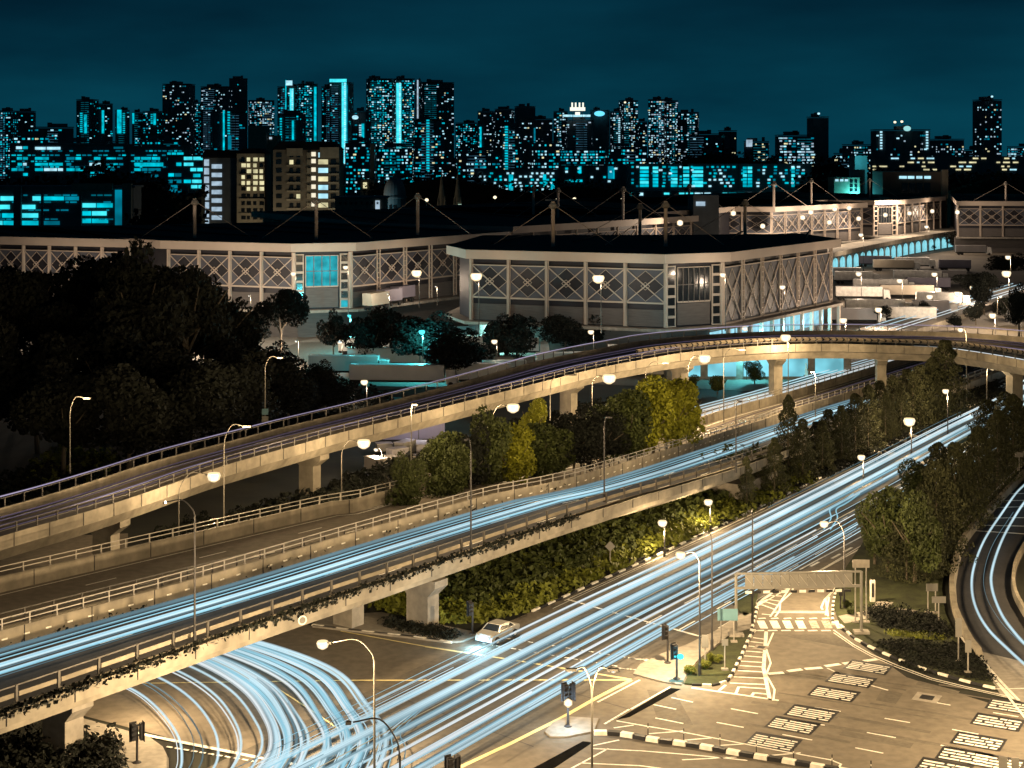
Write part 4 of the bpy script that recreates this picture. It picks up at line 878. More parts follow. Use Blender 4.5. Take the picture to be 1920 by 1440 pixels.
# dome and spires
p = W(740, 395, 760); t = thing('domed_tower', (p.x, p.y, 0), label='pale domed building with a drum, teal lit at its foot', cat='dome')
r0 = 21/F*760; zb = H-(372-YH)/F*760; a = MB(); a.lathe([(r0,zb-14),(r0,zb),(r0*1.08,zb+.2),(r0*1.08,zb+1)], 20); obj('drum', a, M_facg, t)
a = MB(); a.lathe([(r0*math.cos(R(k*9))**.8, zb+1+r0*1.7*math.sin(R(k*9))) for k in range(10)] + [(.3,zb+r0*1.7+3)], 20); obj('dome', a, M_facg, t)
a = MB(); a.box((-1.6,-r0,zb-5),(1.2,.3,4)); obj('window', a, M_glassd, t); a = MB(); a.box((.4,-r0,zb-5),(1.2,.3,4)); obj('window', a, M_glassd, t); light(t, (-8,-12,zb-8), 2600, (.2,.8,1.0), 1, 'wash_light')
for x, yt, lab in ((828,318,'left of the twin spires, fully dark'),(858,320,'right of the twin spires, with a lit doorway')):
    p = W(x, 395, 800); zt = H-(yt-YH)/F*800; t = thing('church_spire', (p.x, p.y, 0), label='slender stone spire, '+lab, cat='spire')
    a = MB(); a.lathe([(2.3,-.04),(2.3,zt*.42),(2.6,zt*.44),(2.0,zt*.5),(1.5,zt*.62),(.7,zt*.82),(.05,zt)], 8); obj('spire', a, M_facb, t)
    for k in range(4): c, s = math.cos(k*math.pi/2+.78), math.sin(k*math.pi/2+.78); a = MB(); a.lathe([(.6,zt*.3),(.6,zt*.48),(.05,zt*.6)], 5, (c*2.4,s*2.4,0)); obj('pinnacle', a, M_facb, t)
    if x > 840: a = MB(); a.box((1.2,-2.5,H-(390-YH)/F*800),(1.6,.4,4)); obj('lit_doorway', a, emit('doorway_green', (.5,.75,.62),1.0), t)
# ---------------------------------------------------------------- vegetation
def leaf_mesh(name, m, n, seed, kind, size):
    g = np.random.RandomState(seed)
    if kind == 'cone':
        h = g.rand(n)**.85; lob = 1 + .22*np.sin(h*38 + seed); th = g.rand(n)*2*np.pi
        rad = (.10 + (1-h)**.65*.90)*lob*(.55+.5*g.rand(n)**.5)*(1+.18*np.sin(th*3+h*9+seed)); rad = np.clip(rad, 0, 1.15)*.5
        rad *= np.clip(h/.08, .45, 1)
        P = np.stack([rad*np.cos(th), rad*np.sin(th), h], 1)
    else:
        nb = {'broad':17,'round':11,'shrub':9,'palm':10}[kind]; B = []
        for k in range(nb):
            th = g.rand()*2*np.pi
            if kind == 'broad': rr_ = .36*g.rand()**.6; B.append((rr_*np.cos(th), rr_*np.sin(th), .40+.44*g.rand()*(1-rr_), .10+.08*g.rand(), .07+.06*g.rand()))
            elif kind == 'round': rr_ = .25*g.rand()**.7; B.append((rr_*np.cos(th), rr_*np.sin(th), .30+.45*g.rand(), .14+.09*g.rand(), .13+.08*g.rand()))
            else: rr_ = .34*g.rand()**.7; B.append((rr_*np.cos(th), rr_*np.sin(th), .25+.35*g.rand(), .13+.09*g.rand(), .2+.12*g.rand()))
        B = np.array(B); w = B[:,3]**2; idx = g.choice(nb, n, p=w/w.sum()); d = g.randn(n,3); d /= np.linalg.norm(d,axis=1)[:,None]
        r = .62+.42*g.rand(n)**.6; P = np.stack([B[idx,0]+d[:,0]*B[idx,3]*r, B[idx,1]+d[:,1]*B[idx,3]*r, B[idx,2]+d[:,2]*B[idx,4]*r], 1)
    nrm = g.randn(n,3); nrm[:,2] = np.abs(nrm[:,2])+.2; nrm /= np.linalg.norm(nrm,axis=1)[:,None]
    t = np.cross(nrm, g.randn(n,3)); t /= np.linalg.norm(t,axis=1)[:,None]; b = np.cross(nrm, t)
    s = (size*(.6+.9*g.rand(n)))[:,None]; b2 = b*.6
    V = np.stack([P - t*s, P - b2*s, P + t*s, P + b2*s], 1).reshape(-1,3)
    me = bpy.data.meshes.new(name); me.vertices.add(4*n); me.vertices.foreach_set('co', V.ravel().astype(np.float32))
    me.loops.add(4*n); me.loops.foreach_set('vertex_index', np.arange(4*n, dtype=np.int32)); me.polygons.add(n)
    me.polygons.foreach_set('loop_start', np.arange(0,4*n,4, dtype=np.int32)); me.polygons.foreach_set('loop_total', np.full(n,4,dtype=np.int32))
    me.materials.append(m); me.update(); me.validate(); return me
CR = {}
def crown(kind, m, v):
    k = (kind, m.name, v)
    if k not in CR:
        n, s = {'broad':(8000,.016),'round':(6500,.020),'cone':(6500,.017),'shrub':(2600,.034)}[kind]
        CR[k] = leaf_mesh('crown', m, n, 11*v+len(kind)+len(m.name), kind, s)
    return CR[k]
def trunk_mesh(kind, v):
    k = ('trunk', kind, v)
    if k in CR: return CR[k]
    r = random.Random(v+50); a = MB()
    if kind == 'cone': a.tube([(0,0,-.01),(.004,0,.5),(0,0,.93)], [.018,.012,.003], 6)
    else:
        top = .42 if kind == 'broad' else .34
        a.tube([(0,0,-.01),(.008,.006,top*.5),(0,.01,top)], [.024,.019,.016], 7)
        for i in range(6):
            th = i*1.05 + r.random(); L = .26 + .1*r.random(); a.tube([(0,.01,top*.8+.02*i), (L*.45*math.cos(th), L*.45*math.sin(th), top+.09), (L*math.cos(th), L*math.sin(th), top+.17+.12*r.random())], [.012,.008,.003], 5)
    CR[k] = a.mesh('trunk', M_bark); return CR[k]
tn = [0]
def tree(x, yb, yt, wpx, kind, label, m=None, z=0.0, D=None, group=None, v=None, cat='tree'):
    p = G(x, yb, z) if D is None else Vector(((x-960)/F*D, D, z)); h = (H-(yt-YH)/F*p.y) - z; w = wpx/F*p.y; tn[0] += 1
    v = tn[0] % 3 if v is None else v; m = m or M_leaf
    t = thing({'broad':'rain_tree','round':'leafy_tree','cone':'conifer_tree','shrub':'shrub'}[kind], p, rnd.uniform(0,6.28), label=label, cat=cat, group=group)
    new('crown', crown(kind, m, v), t, scale=(w*(1.08 if kind != 'cone' else 1), w*(1.08 if kind != 'cone' else 1), h))
    if kind != 'shrub': new('trunk', trunk_mesh(kind, v), t, scale=(h*.9 if kind != 'broad' else w, h*.9 if kind != 'broad' else w, h))
    return t
flat('forecourt', PX([(-300,560),(560,560),(600,640),(560,690),(300,760),(-300,760)]), -.02, M_path, label='pale forecourt glimpsed between the black trees')
# black mass of big trees at the left, in front of the halls
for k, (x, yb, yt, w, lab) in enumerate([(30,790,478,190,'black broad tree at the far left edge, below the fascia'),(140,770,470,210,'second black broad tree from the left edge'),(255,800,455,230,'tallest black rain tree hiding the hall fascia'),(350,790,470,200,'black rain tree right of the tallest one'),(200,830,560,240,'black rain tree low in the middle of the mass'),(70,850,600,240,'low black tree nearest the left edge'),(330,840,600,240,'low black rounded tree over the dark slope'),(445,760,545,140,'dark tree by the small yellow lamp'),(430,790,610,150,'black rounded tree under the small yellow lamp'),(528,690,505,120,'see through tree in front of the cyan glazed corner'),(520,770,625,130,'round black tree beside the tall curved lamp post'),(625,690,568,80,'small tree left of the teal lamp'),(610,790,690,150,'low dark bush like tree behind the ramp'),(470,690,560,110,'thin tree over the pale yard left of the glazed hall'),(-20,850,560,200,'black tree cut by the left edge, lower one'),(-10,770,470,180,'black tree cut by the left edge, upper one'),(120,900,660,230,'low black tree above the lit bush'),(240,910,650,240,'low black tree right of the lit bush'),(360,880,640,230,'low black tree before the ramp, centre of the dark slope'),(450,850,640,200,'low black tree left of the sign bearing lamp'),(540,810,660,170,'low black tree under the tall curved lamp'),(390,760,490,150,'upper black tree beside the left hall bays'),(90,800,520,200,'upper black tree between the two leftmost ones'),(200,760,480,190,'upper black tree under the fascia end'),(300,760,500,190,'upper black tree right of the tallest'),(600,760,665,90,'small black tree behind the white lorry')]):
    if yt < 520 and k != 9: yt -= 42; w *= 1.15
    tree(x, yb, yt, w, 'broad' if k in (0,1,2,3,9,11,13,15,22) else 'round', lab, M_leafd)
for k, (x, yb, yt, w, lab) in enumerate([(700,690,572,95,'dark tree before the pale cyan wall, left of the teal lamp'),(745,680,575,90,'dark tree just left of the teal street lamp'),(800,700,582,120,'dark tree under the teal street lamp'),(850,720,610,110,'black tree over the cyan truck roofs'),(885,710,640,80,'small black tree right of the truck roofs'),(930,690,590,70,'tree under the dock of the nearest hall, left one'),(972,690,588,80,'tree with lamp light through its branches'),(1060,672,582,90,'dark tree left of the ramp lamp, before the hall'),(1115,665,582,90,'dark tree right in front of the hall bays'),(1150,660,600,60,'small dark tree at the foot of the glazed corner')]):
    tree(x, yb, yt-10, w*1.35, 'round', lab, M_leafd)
# trees between ramp and flyover
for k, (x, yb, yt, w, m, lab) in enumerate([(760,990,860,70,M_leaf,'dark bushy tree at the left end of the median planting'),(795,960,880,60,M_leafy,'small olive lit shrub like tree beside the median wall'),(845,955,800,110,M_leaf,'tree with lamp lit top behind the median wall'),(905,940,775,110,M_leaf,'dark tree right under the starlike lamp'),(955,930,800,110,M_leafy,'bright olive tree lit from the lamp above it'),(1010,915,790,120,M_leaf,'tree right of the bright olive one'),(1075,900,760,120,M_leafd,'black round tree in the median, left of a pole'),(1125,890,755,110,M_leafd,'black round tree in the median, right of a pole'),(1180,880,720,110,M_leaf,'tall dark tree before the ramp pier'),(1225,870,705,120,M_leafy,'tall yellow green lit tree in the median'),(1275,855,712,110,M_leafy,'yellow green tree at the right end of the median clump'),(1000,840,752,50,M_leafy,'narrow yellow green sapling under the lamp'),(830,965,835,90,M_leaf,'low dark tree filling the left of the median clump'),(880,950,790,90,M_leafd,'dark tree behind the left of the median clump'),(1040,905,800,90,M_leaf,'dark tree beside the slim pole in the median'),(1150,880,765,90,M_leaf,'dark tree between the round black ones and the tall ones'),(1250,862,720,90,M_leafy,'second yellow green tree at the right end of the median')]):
    if m is M_leafy and k not in (1,): m = mat('leaf_yellow_green', (.19,.20,.014), .7, .5, .9, scale2=4)  # brightest leaf copy, lamp glow on these trees put into its colour
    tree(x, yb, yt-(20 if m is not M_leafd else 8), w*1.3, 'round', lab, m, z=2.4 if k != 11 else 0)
for k, (x, yb, yt, w, lab) in enumerate([(1345,740,695,50,'small tree beneath the ramp near the cyan wall'),(1415,720,672,45,'small tree under the ramp between piers'),(1300,735,700,40,'thin tree left of the glowing pier')]): tree(x, yb, yt, w, 'round', lab, M_leaf)
# conifers between flyover and main road
con = [(1478,925,765,52),(1455,915,830,46),(1505,905,790,50),(1530,900,800,46),(1553,895,775,50),(1580,885,770,48),(1605,880,745,52),(1628,870,740,46),(1650,860,720,52),(1675,850,725,46),(1700,845,705,56),(1725,830,700,50),(1772,820,650,84),(1750,815,690,50),(1805,800,680,56),(1830,790,720,50),(1660,840,735,50),(1600,860,790,40),(1690,815,712,46),(1540,890,830,36),(1640,880,790,40),(1855,770,735,44)]
def D_at(x, t):
    return min(np.arange(150, 330, .5), key=lambda D: abs(on_road(t, D).x/on_road(t, D).y*F + 960 - x))
con = [(1478,0,765,58),(1452,0,835,52),(1505,0,800,56),(1530,0,805,54),(1553,0,782,56),(1578,0,775,54),(1603,0,752,60),(1628,0,745,56),(1650,0,728,60),(1675,0,728,58),(1700,0,706,66),(1725,0,698,60),(1772,0,652,90),(1748,0,694,62),(1618,0,770,50),(1660,0,750,50),(1690,0,735,52),(1542,0,812,50),(1590,0,790,50),(1425,0,868,40),(1400,0,880,36),(1712,0,720,60),(1738,0,716,60),(1762,0,705,60)]
con.sort(); ORD = ['first','second','third','fourth','fifth','sixth','seventh','eighth','ninth','tenth','eleventh','twelfth','thirteenth','fourteenth','fifteenth','sixteenth','seventeenth','eighteenth','nineteenth','twentieth','twenty first','twenty second','twenty third','twenty fourth','twenty fifth','twenty sixth','twenty seventh','twenty eighth','twenty ninth','thirtieth']
for k, (x, _, yt, w) in enumerate(con):
    yt -= 14 + 10*(k % 3 == 0); w *= 1.06
    tree(x, 0, yt, w, 'cone', 'tallest pointed conifer, rising before the chevron ramp' if x == 1772 else ORD[k]+' conifer from the left in the row along the main road kerb', M_con, D=min(D_at(x, -1.6 - 2.2*(k % 2)) if x < 1715 else D_at(x, -.8), 251), group='conifers between the flyover and the main road', cat='conifer')
# trees on the verge between main road and curving road
ver = [(1665,1075,880,130,'round'),(1640,1060,925,80,'round'),(1715,1095,900,120,'round'),(1755,1060,865,130,'cone'),(1790,1000,830,100,'cone'),(1815,985,855,90,'cone'),(1760,960,830,90,'cone'),(1835,960,800,90,'cone'),(1870,915,770,80,'cone'),(1900,885,740,90,'cone'),(1850,880,750,90,'cone'),(1720,960,850,100,'round'),(1885,830,735,90,'cone'),(1700,1090,960,110,'cone'),(1735,1085,940,100,'cone'),(1930,860,760,80,'cone')]
vl = ['leafy tree at the front left of the verge clump, branches over the road','small dark tree behind the gantry sign','dark tree with trunk on the grass right of the gantry','broad dark conifer in the middle of the verge','upright conifer beside the curving parapet','olive lit conifer close to the curving parapet','conifer behind the middle of the verge clump','tall conifer right of centre on the verge','conifer below the far light trails','tall conifer at the right edge of the frame','conifer with thin light trails passing behind it','airy tree letting the light trails show through','far conifer next to the ramp lamp','low dark conifer behind the leaning leafy tree','low conifer above the footpath','conifer cut off by the right edge']
for (x, yb, yt, w, kd), lab in zip(ver, vl): tree(x, yb, yt, w, kd, lab, M_con if kd == 'cone' else M_leaf)
# truck yard trees
for x, yb, yt, w, lab in ((1652,608,565,52,'round tree with a lamp in it beside the loading deck'),(1735,600,560,44,'tree right of the yard pole'),(1790,470,432,60,'dark round tree at the end of the arched road'),(1840,560,500,120,'dark tree mass at the right of the yard'),(1890,520,470,110,'dark far tree under the double lamp'),(1830,610,560,50,'small tree by the upper carriageway'),(1905,610,540,70,'tree at the right edge above the ramp'),(1790,620,585,40,'small tree behind the ramp rail'),(1740,470,455,40,'low bush before the far loading dock'),(1870,470,420,90,'dark tree before the right hall'),(1910,640,520,60,'tall dark tree at the very right edge above the ramp'),(1845,590,500,70,'dark tree left of the large starlike lamp'),(1885,600,545,60,'dark tree under the large starlike lamp')):
    tree(x, yb, yt, w, 'round', lab, M_leafd)
# far wooded ridges, read as one mass
def wood(pts, D, label, dens=1.0):
    g = random.Random(int(D)); nl = 0; V = []; a = MB()
    top = [W(x, y, D) for x, y in pts]; rs = resample(top, 3.0)
    for p in rs:
        for k in range(int(26*dens)):
            z = max(.5, p.z*(g.random()**.35)) + g.uniform(-1.2,1.2); s = g.uniform(.7,1.6); q = Vector((p.x+g.uniform(-2.5,2.5), p.y+g.uniform(-9,9), z)); n = Vector((g.gauss(0,1), g.gauss(0,1), g.gauss(0,1))).normalized()
            t = n.orthogonal().normalized()*s; b = n.cross(t)*.8; a.quad(q-t, q-b, q+t, q+b)
    for p, q in zip(rs, rs[1:]): a.prism([(p.x,p.y-3),(q.x,q.y-3),(q.x,q.y+6),(p.x,p.y+6)], 0, min(p.z, q.z)*.86)
    obj('wooded_ridge', a, M_leafd, kind='stuff', label=label)
wood([(-60,345),(40,333),(90,325),(130,330),(190,302),(215,310),(250,325),(290,322),(320,345),(345,362),(380,350)], 760, 'dark wooded ridge behind the school like block')
wood([(690,345),(790,325),(830,312),(900,330),(960,345),(1000,350),(1060,335),(1130,340),(1190,358)], 860, 'dark treetops in the middle distance', .8)
wood([(1200,308),(1290,282),(1330,268),(1380,282),(1450,290),(1520,300),(1560,290),(1600,305),(1660,318),(1800,325),(1940,330)], 1080, 'dark wooded ridge at the right')
wood([(250,400),(300,385),(345,395),(372,410)], 560, 'dark trees between the school and the condominiums')
wood([(1500,335),(1560,318),(1600,340)], 850, 'dark trees left of the white block')
wood([(1780,345),(1850,320),(1900,330),(1960,325)], 860, 'dark trees right of the brown building')
# shrubs: planted bank between the flyover and the main road
def bank(poly_rows, label, n, m, hmax, size, name='planted_bank', seed=1):
    # scattered leaf clumps over a bumpy bed given by pairs of pixel points (far side, near side)
    g = random.Random(seed); a = MB(); rows_ = [(G(*p), G(*q)) for p, q in poly_rows]
    cl = []
    for _ in range(n):
        k = g.randrange(len(rows_)-1); u, v = g.random(), g.random(); c = rows_[k][0].lerp(rows_[k+1][0], u).lerp(rows_[k][1].lerp(rows_[k+1][1], u), v)
        cl.append((c, g.uniform(.5,1.2), hmax*g.uniform(.35,1)*(1-.55*v)))
    V = []; Fc = []
    for c, r, h in cl:
        for _ in range(34):
            d = Vector((g.gauss(0,1), g.gauss(0,1), abs(g.gauss(0,1)))).normalized(); q = c + Vector((d.x*r, d.y*r, d.z*h)); nn = (d + Vector((g.gauss(0,.5), g.gauss(0,.5), g.gauss(0,.5)))).normalized()
            t = nn.orthogonal().normalized(); s = size*g.uniform(.5,1.4); t = (Matrix.Rotation(g.random()*6.28, 3, nn) @ t)*s; b = nn.cross(t)*.55; i = len(V)
            V += [q-t, q-b, q+t, q+b]; Fc.append((i,i+1,i+2,i+3))
    me = bpy.data.meshes.new(name); me.from_pydata([tuple(v) for v in V], [], Fc); me.materials.append(m); me.update()
    return new(name, me, kind='stuff', label=label)
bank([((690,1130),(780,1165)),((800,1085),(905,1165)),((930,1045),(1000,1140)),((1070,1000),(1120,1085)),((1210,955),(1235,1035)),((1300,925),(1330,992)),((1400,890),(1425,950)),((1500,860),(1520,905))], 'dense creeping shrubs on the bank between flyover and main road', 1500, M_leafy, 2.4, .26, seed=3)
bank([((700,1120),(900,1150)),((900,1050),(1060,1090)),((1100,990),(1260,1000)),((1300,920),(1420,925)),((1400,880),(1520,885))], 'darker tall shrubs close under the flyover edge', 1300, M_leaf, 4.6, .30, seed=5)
bank([((722,1162),(740,1182)),((790,1172),(800,1192)),((850,1190),(846,1200))], 'low dark planting inside the kerbed corner', 90, M_leafd, .8, .16, seed=6)
bank([((1330,905),(1345,985)),((1500,850),(1520,905)),((1640,800),(1650,860)),((1760,745),(1780,800)),((1860,715),(1880,735))], 'undergrowth at the feet of the conifers', 800, M_leafd, 1.6, .25, seed=7)
bank([((1630,1150),(1655,1175)),((1660,1145),(1680,1185)),((1740,1160),(1745,1195)),((1765,1180),(1770,1200))], 'clipped dark hedge beside the footpath', 240, M_leafd, 1.1, .13, name='clipped_hedge', seed=8)
bank([((1675,1188),(1672,1192)),((1760,1196),(1768,1202))], 'narrow lighter shrub border below the clipped hedge', 70, M_leafy, .5, .12, name='shrub_border', seed=9)
bank([((1650,1205),(1700,1245)),((1780,1208),(1800,1270)),((1815,1222),(1850,1282))], 'low ground cover on the point of the verge', 420, M_leafd, .5, .14, name='ground_cover', seed=10)
bank([((0,1385),(0,1600)),((140,1395),(170,1600)),((210,1400),(250,1600))], 'dark shrubs under the flyover at the lower left corner', 420, M_leafd, 1.8, .2, name='shrubs', seed=11)
bank([((60,870),(60,935)),((140,850),(150,920)),((230,875),(230,905))], 'lit yellow green bush left of the ramp', 120, M_leafy, 3, .3, name='lit_bush', seed=12)
bank([((0,900),(0,1000)),((300,860),(300,930)),((560,780),(600,830)),((700,740),(760,770))], 'dark scrub slope behind the ramp', 900, M_leafd, 2.5, .4, name='scrub', seed=13)
bank([((300,1010),(300,1040)),((560,940),(560,990)),((720,880),(740,960)),((860,830),(860,900)),((1080,770),(1080,850)),((1300,730),(1300,790))], 'dark scrub between the ramp and the flyover', 900, M_leafd, 2.0, .35, name='scrub', seed=14)
for x, y, lab in ((1297,1256,'round lit bush left of the dark pole on the grass island'),(1322,1247,'round lit bush right of the dark pole on the grass island'),(1338,1236,'small lit bush behind the sign posts')):
    tree(x, y+6, y-12, 34, 'shrub', lab, M_leafy, z=.13, cat='bush')
for x, y, lab in ((1600,1148,'small bush beside the beacon pole'),(1590,1135,'second bush near the beacon, farther back')): tree(x, y+4, y-14, 30, 'shrub', lab, M_leaf, z=.13, cat='bush')
# creepers hanging over the flyover planter and between the two decks
def creeper(line, label, n, parent, spread=.5, drop=.7, seed=1, m=M_leafd, gap=.35):
    g = random.Random(seed); a = MB(); rs = resample(line, 1.0); amp = [g.random() for _ in rs]
    for k, p in enumerate(rs):
        am = .5 + .5*math.sin(k*.37+seed)*math.sin(k*.113+1.3*seed)
        for _ in range(int(n*(gap + am))):
            q = p + Vector((g.uniform(-.6,.6), g.uniform(-.6,.6), 0)) + Vector((spread*g.uniform(-1,1), 0, g.uniform(-drop*am, .35)))
            nn = Vector((g.gauss(0,1), g.gauss(0,1)-.5, g.gauss(0,1))).normalized(); t = nn.orthogonal().normalized()*g.uniform(.08,.22); b = nn.cross(t)*.7; a.quad(q-t, q-b, q+t, q+b)
    return obj('creeper', a, m, parent, kind='stuff', label=label)
creeper(up(NB, 6.45)[near_i(NB,84):near_i(NB,160)], 'straggling creeper growing from the planter', 42, fly, .15, .3, 2)
creeper([Vector((x,y,5.6)) for x, y in ((-54.5,100),(-47,109),(-40,116.5),(-33,124.5),(-30.5,127.5))], 'bushy creeper between the two decks', 110, fly2, .9, 1.0, 4, gap=.6)
creeper([Vector((p.x-.4, p.y, 6.0)) for p in FB[near_i(FB,136):near_i(FB,178)]], 'patchy creeper along the median wall', 10, fly, .3, .5, 5, gap=0)

# ---------------------------------------------------------------- lamps
def lamp(label, xp, D, ytop, xh, yh, zb=0.0, dark=False, power=9000, col=WARM, bulb=None, lit=True, group='street lamps', bulb_r=.42, arms=1, spot=False, deck=0):
    X = (xp-960)/F*D; zt = H-(ytop-YH)/F*D; hx = (xh-xp)/F*D; zh = H-(yh-YH)/F*D; t = thing('street_lamp', (X, D, zb), label=label, cat='street lamp', group=group)
    m = M_poled if dark else M_pole; zt -= zb; zh -= zb
    a = MB(); a.tube([(0,0,-.05),(0,0,.9),(0,0,1.0),(0,0,zt*.97)], [.13,.13,.085,.06], 8); obj('pole', a, m, t)
    for s in (1, -1)[:arms]:
        a = MB(); c = [(0,0,zt*.95),(hx*.06*s,0,zt*.95+(zh-zt*.95)*.55),(hx*.35*s,0,zh+.05*abs(hx)+.12),(hx*.8*s,0,zh+.12)]
        a.tube(spline([Vector(q) for q in c], 5), .05, 6); obj('arm', a, m, t)
        a = MB(); a.prism([(hx*s*.8-.1*s,-.13),(hx*s+.25*s,-.16),(hx*s+.35*s,0),(hx*s+.25*s,.16),(hx*s*.8-.1*s,.13)][::int(s if hx > 0 else -s) or 1], zh, zh+.16); obj('lamp_head', a, m, t)
        if not lit and deck: light(t, (hx*s*.9, -.4, zh-.4), deck, WARM, .25)  # light added under an unlit head to brighten the decks
        if lit:
            a = MB(); r = bulb_r; a.lathe([(r*.3,-r*.9),(r*.8,-r*.6),(r,0),(r*.85,r*.35)], 10, (hx*s,0,zh+.02)); obj('lamp_lens', a, bulb or E_bulb, t)
            light(t, (hx*s, -.1, zh-.55-bulb_r), power, col, .25, spot=spot)
    return t
L_ = lamp
# foreground
L_('curved arm lamp shining over the turning light trails', 702, 106, 1232, 605, 1207, power=34000)
L_('dark lamp with its head seen from above at the bottom edge', 750, 91, 1410, 640, 1358, dark=True, lit=False)
L_('double armed lamp post on the paving at the bottom', 1110, 99, 1298, 1150, 1258, power=5000, arms=2, bulb_r=.16)
L_('lamp leaning over the main road left of the two dark poles', 1312, 128, 1050, 1276, 1040, .1, dark=True, power=20000)
L_('tall dark lamp post, right one of the pair on the grass island', 1335, 134.5, 1012, 1322, 1002, .1, dark=True, power=9000, lit=False)
L_('dark lamp post rising behind the gantry sign', 1411, 142, 968, 1403, 960, dark=True, lit=False)
L_('lamp on the right of the main road bright above the trails', 1583, 147, 1002, 1545, 982, dark=True, power=11000)
for lab, x, yb, yt, xh, pw in (('tallest dark pole standing on the flyover at left',365,1207,950,300,0),('slim dark pole on the flyover, second from left',883,1035,832,870,0),('dark pole on the flyover before the round black trees',1133,938,790,1142,0),('short dark pole at the far part of the flyover',1380,866,760,1386,0)):
    D = 3000*(ZB(3000*35.5/(yb-YH))-36.0+30.1+36.0-30.1 and 35.5)/(yb-YH); tl = L_(lab, x, D, yt+8, xh, yt-6, ZB(D)+1, dark=True, power=0, lit=False)
    zl = H-(yt-6-YH)/F*D - ZB(D) - 1; hx = (xh-x)/F*D; nn = -2.4; light(tl, (nn*.8, 1.6, zl-.3), 9000, WARM, .25)  # light added beside each dark pole to brighten the flyover road
# lamps along the flyover and ramp; some unlit heads carry an added light
L_('lamp between the ramp and the second carriageway, bright before the ramp wall', 335, 160, 925, 401, 892, power=6500, bulb_r=.7)
L_('tall unlit curved lamp behind the flyover wall', 420, 165, 830, 466, 801, lit=False, deck=3500)
L_('unlit curved lamp on the far side of the ramp at left', 131, 172, 775, 165, 748, 7.5, lit=False, deck=3000)
L_('curved lamp behind the ramp carrying small signs', 497, 205, 690, 527, 672, 7.5, lit=False, deck=2600)
L_('bright lamp beside the ramp pier', 640, 186, 850, 682, 830, power=6500, bulb_r=.8)
L_('lower bluish lamp right of the ramp pier', 716, 212, 850, 705, 843, power=5000, bulb_r=.3, col=NEUT)
L_('thin unlit pole beyond the second carriageway', 771, 174, 765, 778, 760, 5, lit=False, deck=3000)
L_('starlike bright lamp above the median trees', 924, 203, 778, 962, 763, power=14000, bulb_r=.85)
L_('unlit pole in front of the ramp, right of the starlike lamp', 1032, 205, 718, 1076, 704, lit=False)
L_('brightest lamp before the ramp wall', 1110, 226, 715, 1142, 708, power=13000, bulb_r=1.0)
L_('unlit curved lamp over the ramp wall, centre', 1211, 232, 692, 1250, 682, lit=False, deck=3000)
L_('brightest lamp over the ramp pier at centre right', 1290, 240, 690, 1321, 671, power=11000, bulb_r=.95)
L_('unlit curved lamp over the ramp, right of the bright pier lamp', 1357, 242, 670, 1394, 657, lit=False, deck=3500)
L_('lamp standing up over the chevron ramp', 1478, 256, 645, 1473, 632, power=6000, bulb_r=.85)
L_('curved unlit lamp beside the lit carriageway', 1529, 242, 705, 1519, 699, 1.2, lit=False, deck=9000)
L_('lamp above the right rail of the ramp', 1812, 268, 630, 1801, 618, power=6000, bulb_r=.5)
L_('lamp under the right end of the ramp', 1850, 258, 695, 1861, 689, power=4500, bulb_r=.5)
for lab, x, y, D, pw in (('low lamp on the bank beside the sign, left one',1242,980,166,2600),('low lamp on the bank, right one',1328,941,178,2600),('small lamp at the foot of the conifers, nearest the road',1615,857,203,2600),('starlike lamp in front of the conifers',1705,789,221,7000),('lamp before the tallest conifer',1773,733,236,6000)):
    L_(lab, x+4, D, y+6, x, y, power=pw, bulb_r=.5 if x != 1705 else .85, dark=True)
# lamps added out of the frame to brighten the junction and roads
for lab, X, D, pw in (('added lamp beside the junction outside the right of the frame',37,100,12500),('added lamp beside the junction below the frame',16,77,8500),('second added lamp below the frame, farther left',-6,76,9000),('added lamp on the verge outside the right edge',52,120,12000),('added lamp left of the frame on the street corner',-44,104,3000),('added lamp beside the curving road outside the frame',58,150,18000)):
    xp = X/D*F+960; yt = YH+F*(H-10)/D; L_(lab, xp, D, yt, xp-40, yt-10, power=pw)
L_('added lamp in the yard beyond the paving at right, outside the frame', 2020, 112, 1130, 1960, 1120, power=16000)
# deck lamps beyond the median, lighting walls and decks
for k, (D, pw) in enumerate(((118,7000),(139,7500),(158,8000),(182,8000),(206,8000),(232,8000),(262,8000))):
    i = near_i(NB, D); p = NB[i]; xp = p.x/p.y*F+960
    pass
# yard lamps and wall lamps
yl = [(898,517,322,620,'on the first bay of the nearest hall'),(1127,521,314,620,'on the fourth bay of the nearest hall'),(786,511,366,580,'on the right face of the left hall'),(653,501,350,590,'at the right of the cyan glazed corner'),(555,513,350,590,'at the left of the cyan glazed corner'),(380,615,285,740,'small yellow one among the black trees'),(642,640,318,700,'before the pale yard, left'),(932,640,300,700,'among the trees under the nearest hall'),(1113,622,310,680,'in the dark trees before the hall'),(688,716,255,760,'small one under the cyan truck'),(1472,538,318,625,'on a curved pole before the right face of the nearest hall'),(1360,515,318,600,'at the right edge of the dark glazed corner'),(1402,615,300,640,'small one above the ramp rail'),(1615,513,440,575,'left one over the container lorries'),(1692,526,440,580,'second one over the container lorries'),(1757,514,450,570,'third one over the container lorries'),(1748,556,410,600,'in the small tree beyond the lorries'),(1829,539,430,590,'in the dark trees at the right of the yard'),(1652,580,370,625,'in the round tree beside the loading deck'),(1586,600,350,630,'at the corner of the loading deck'),(1800,550,380,620,'white one on a curved pole in the yard'),(1866,591,360,630,'small one beyond the upper carriageway'),(1892,512,400,620,'large starlike one at the right edge'),(1895,482,470,560,'small one above the large starlike one'),(1915,572,360,620,'at the very right edge'),(1619,440,560,492,'on the tall post at the end of the arched road'),(1742,425,620,480,'on the tallest post among the far halls'),(1808,543,560,460,'spare')]
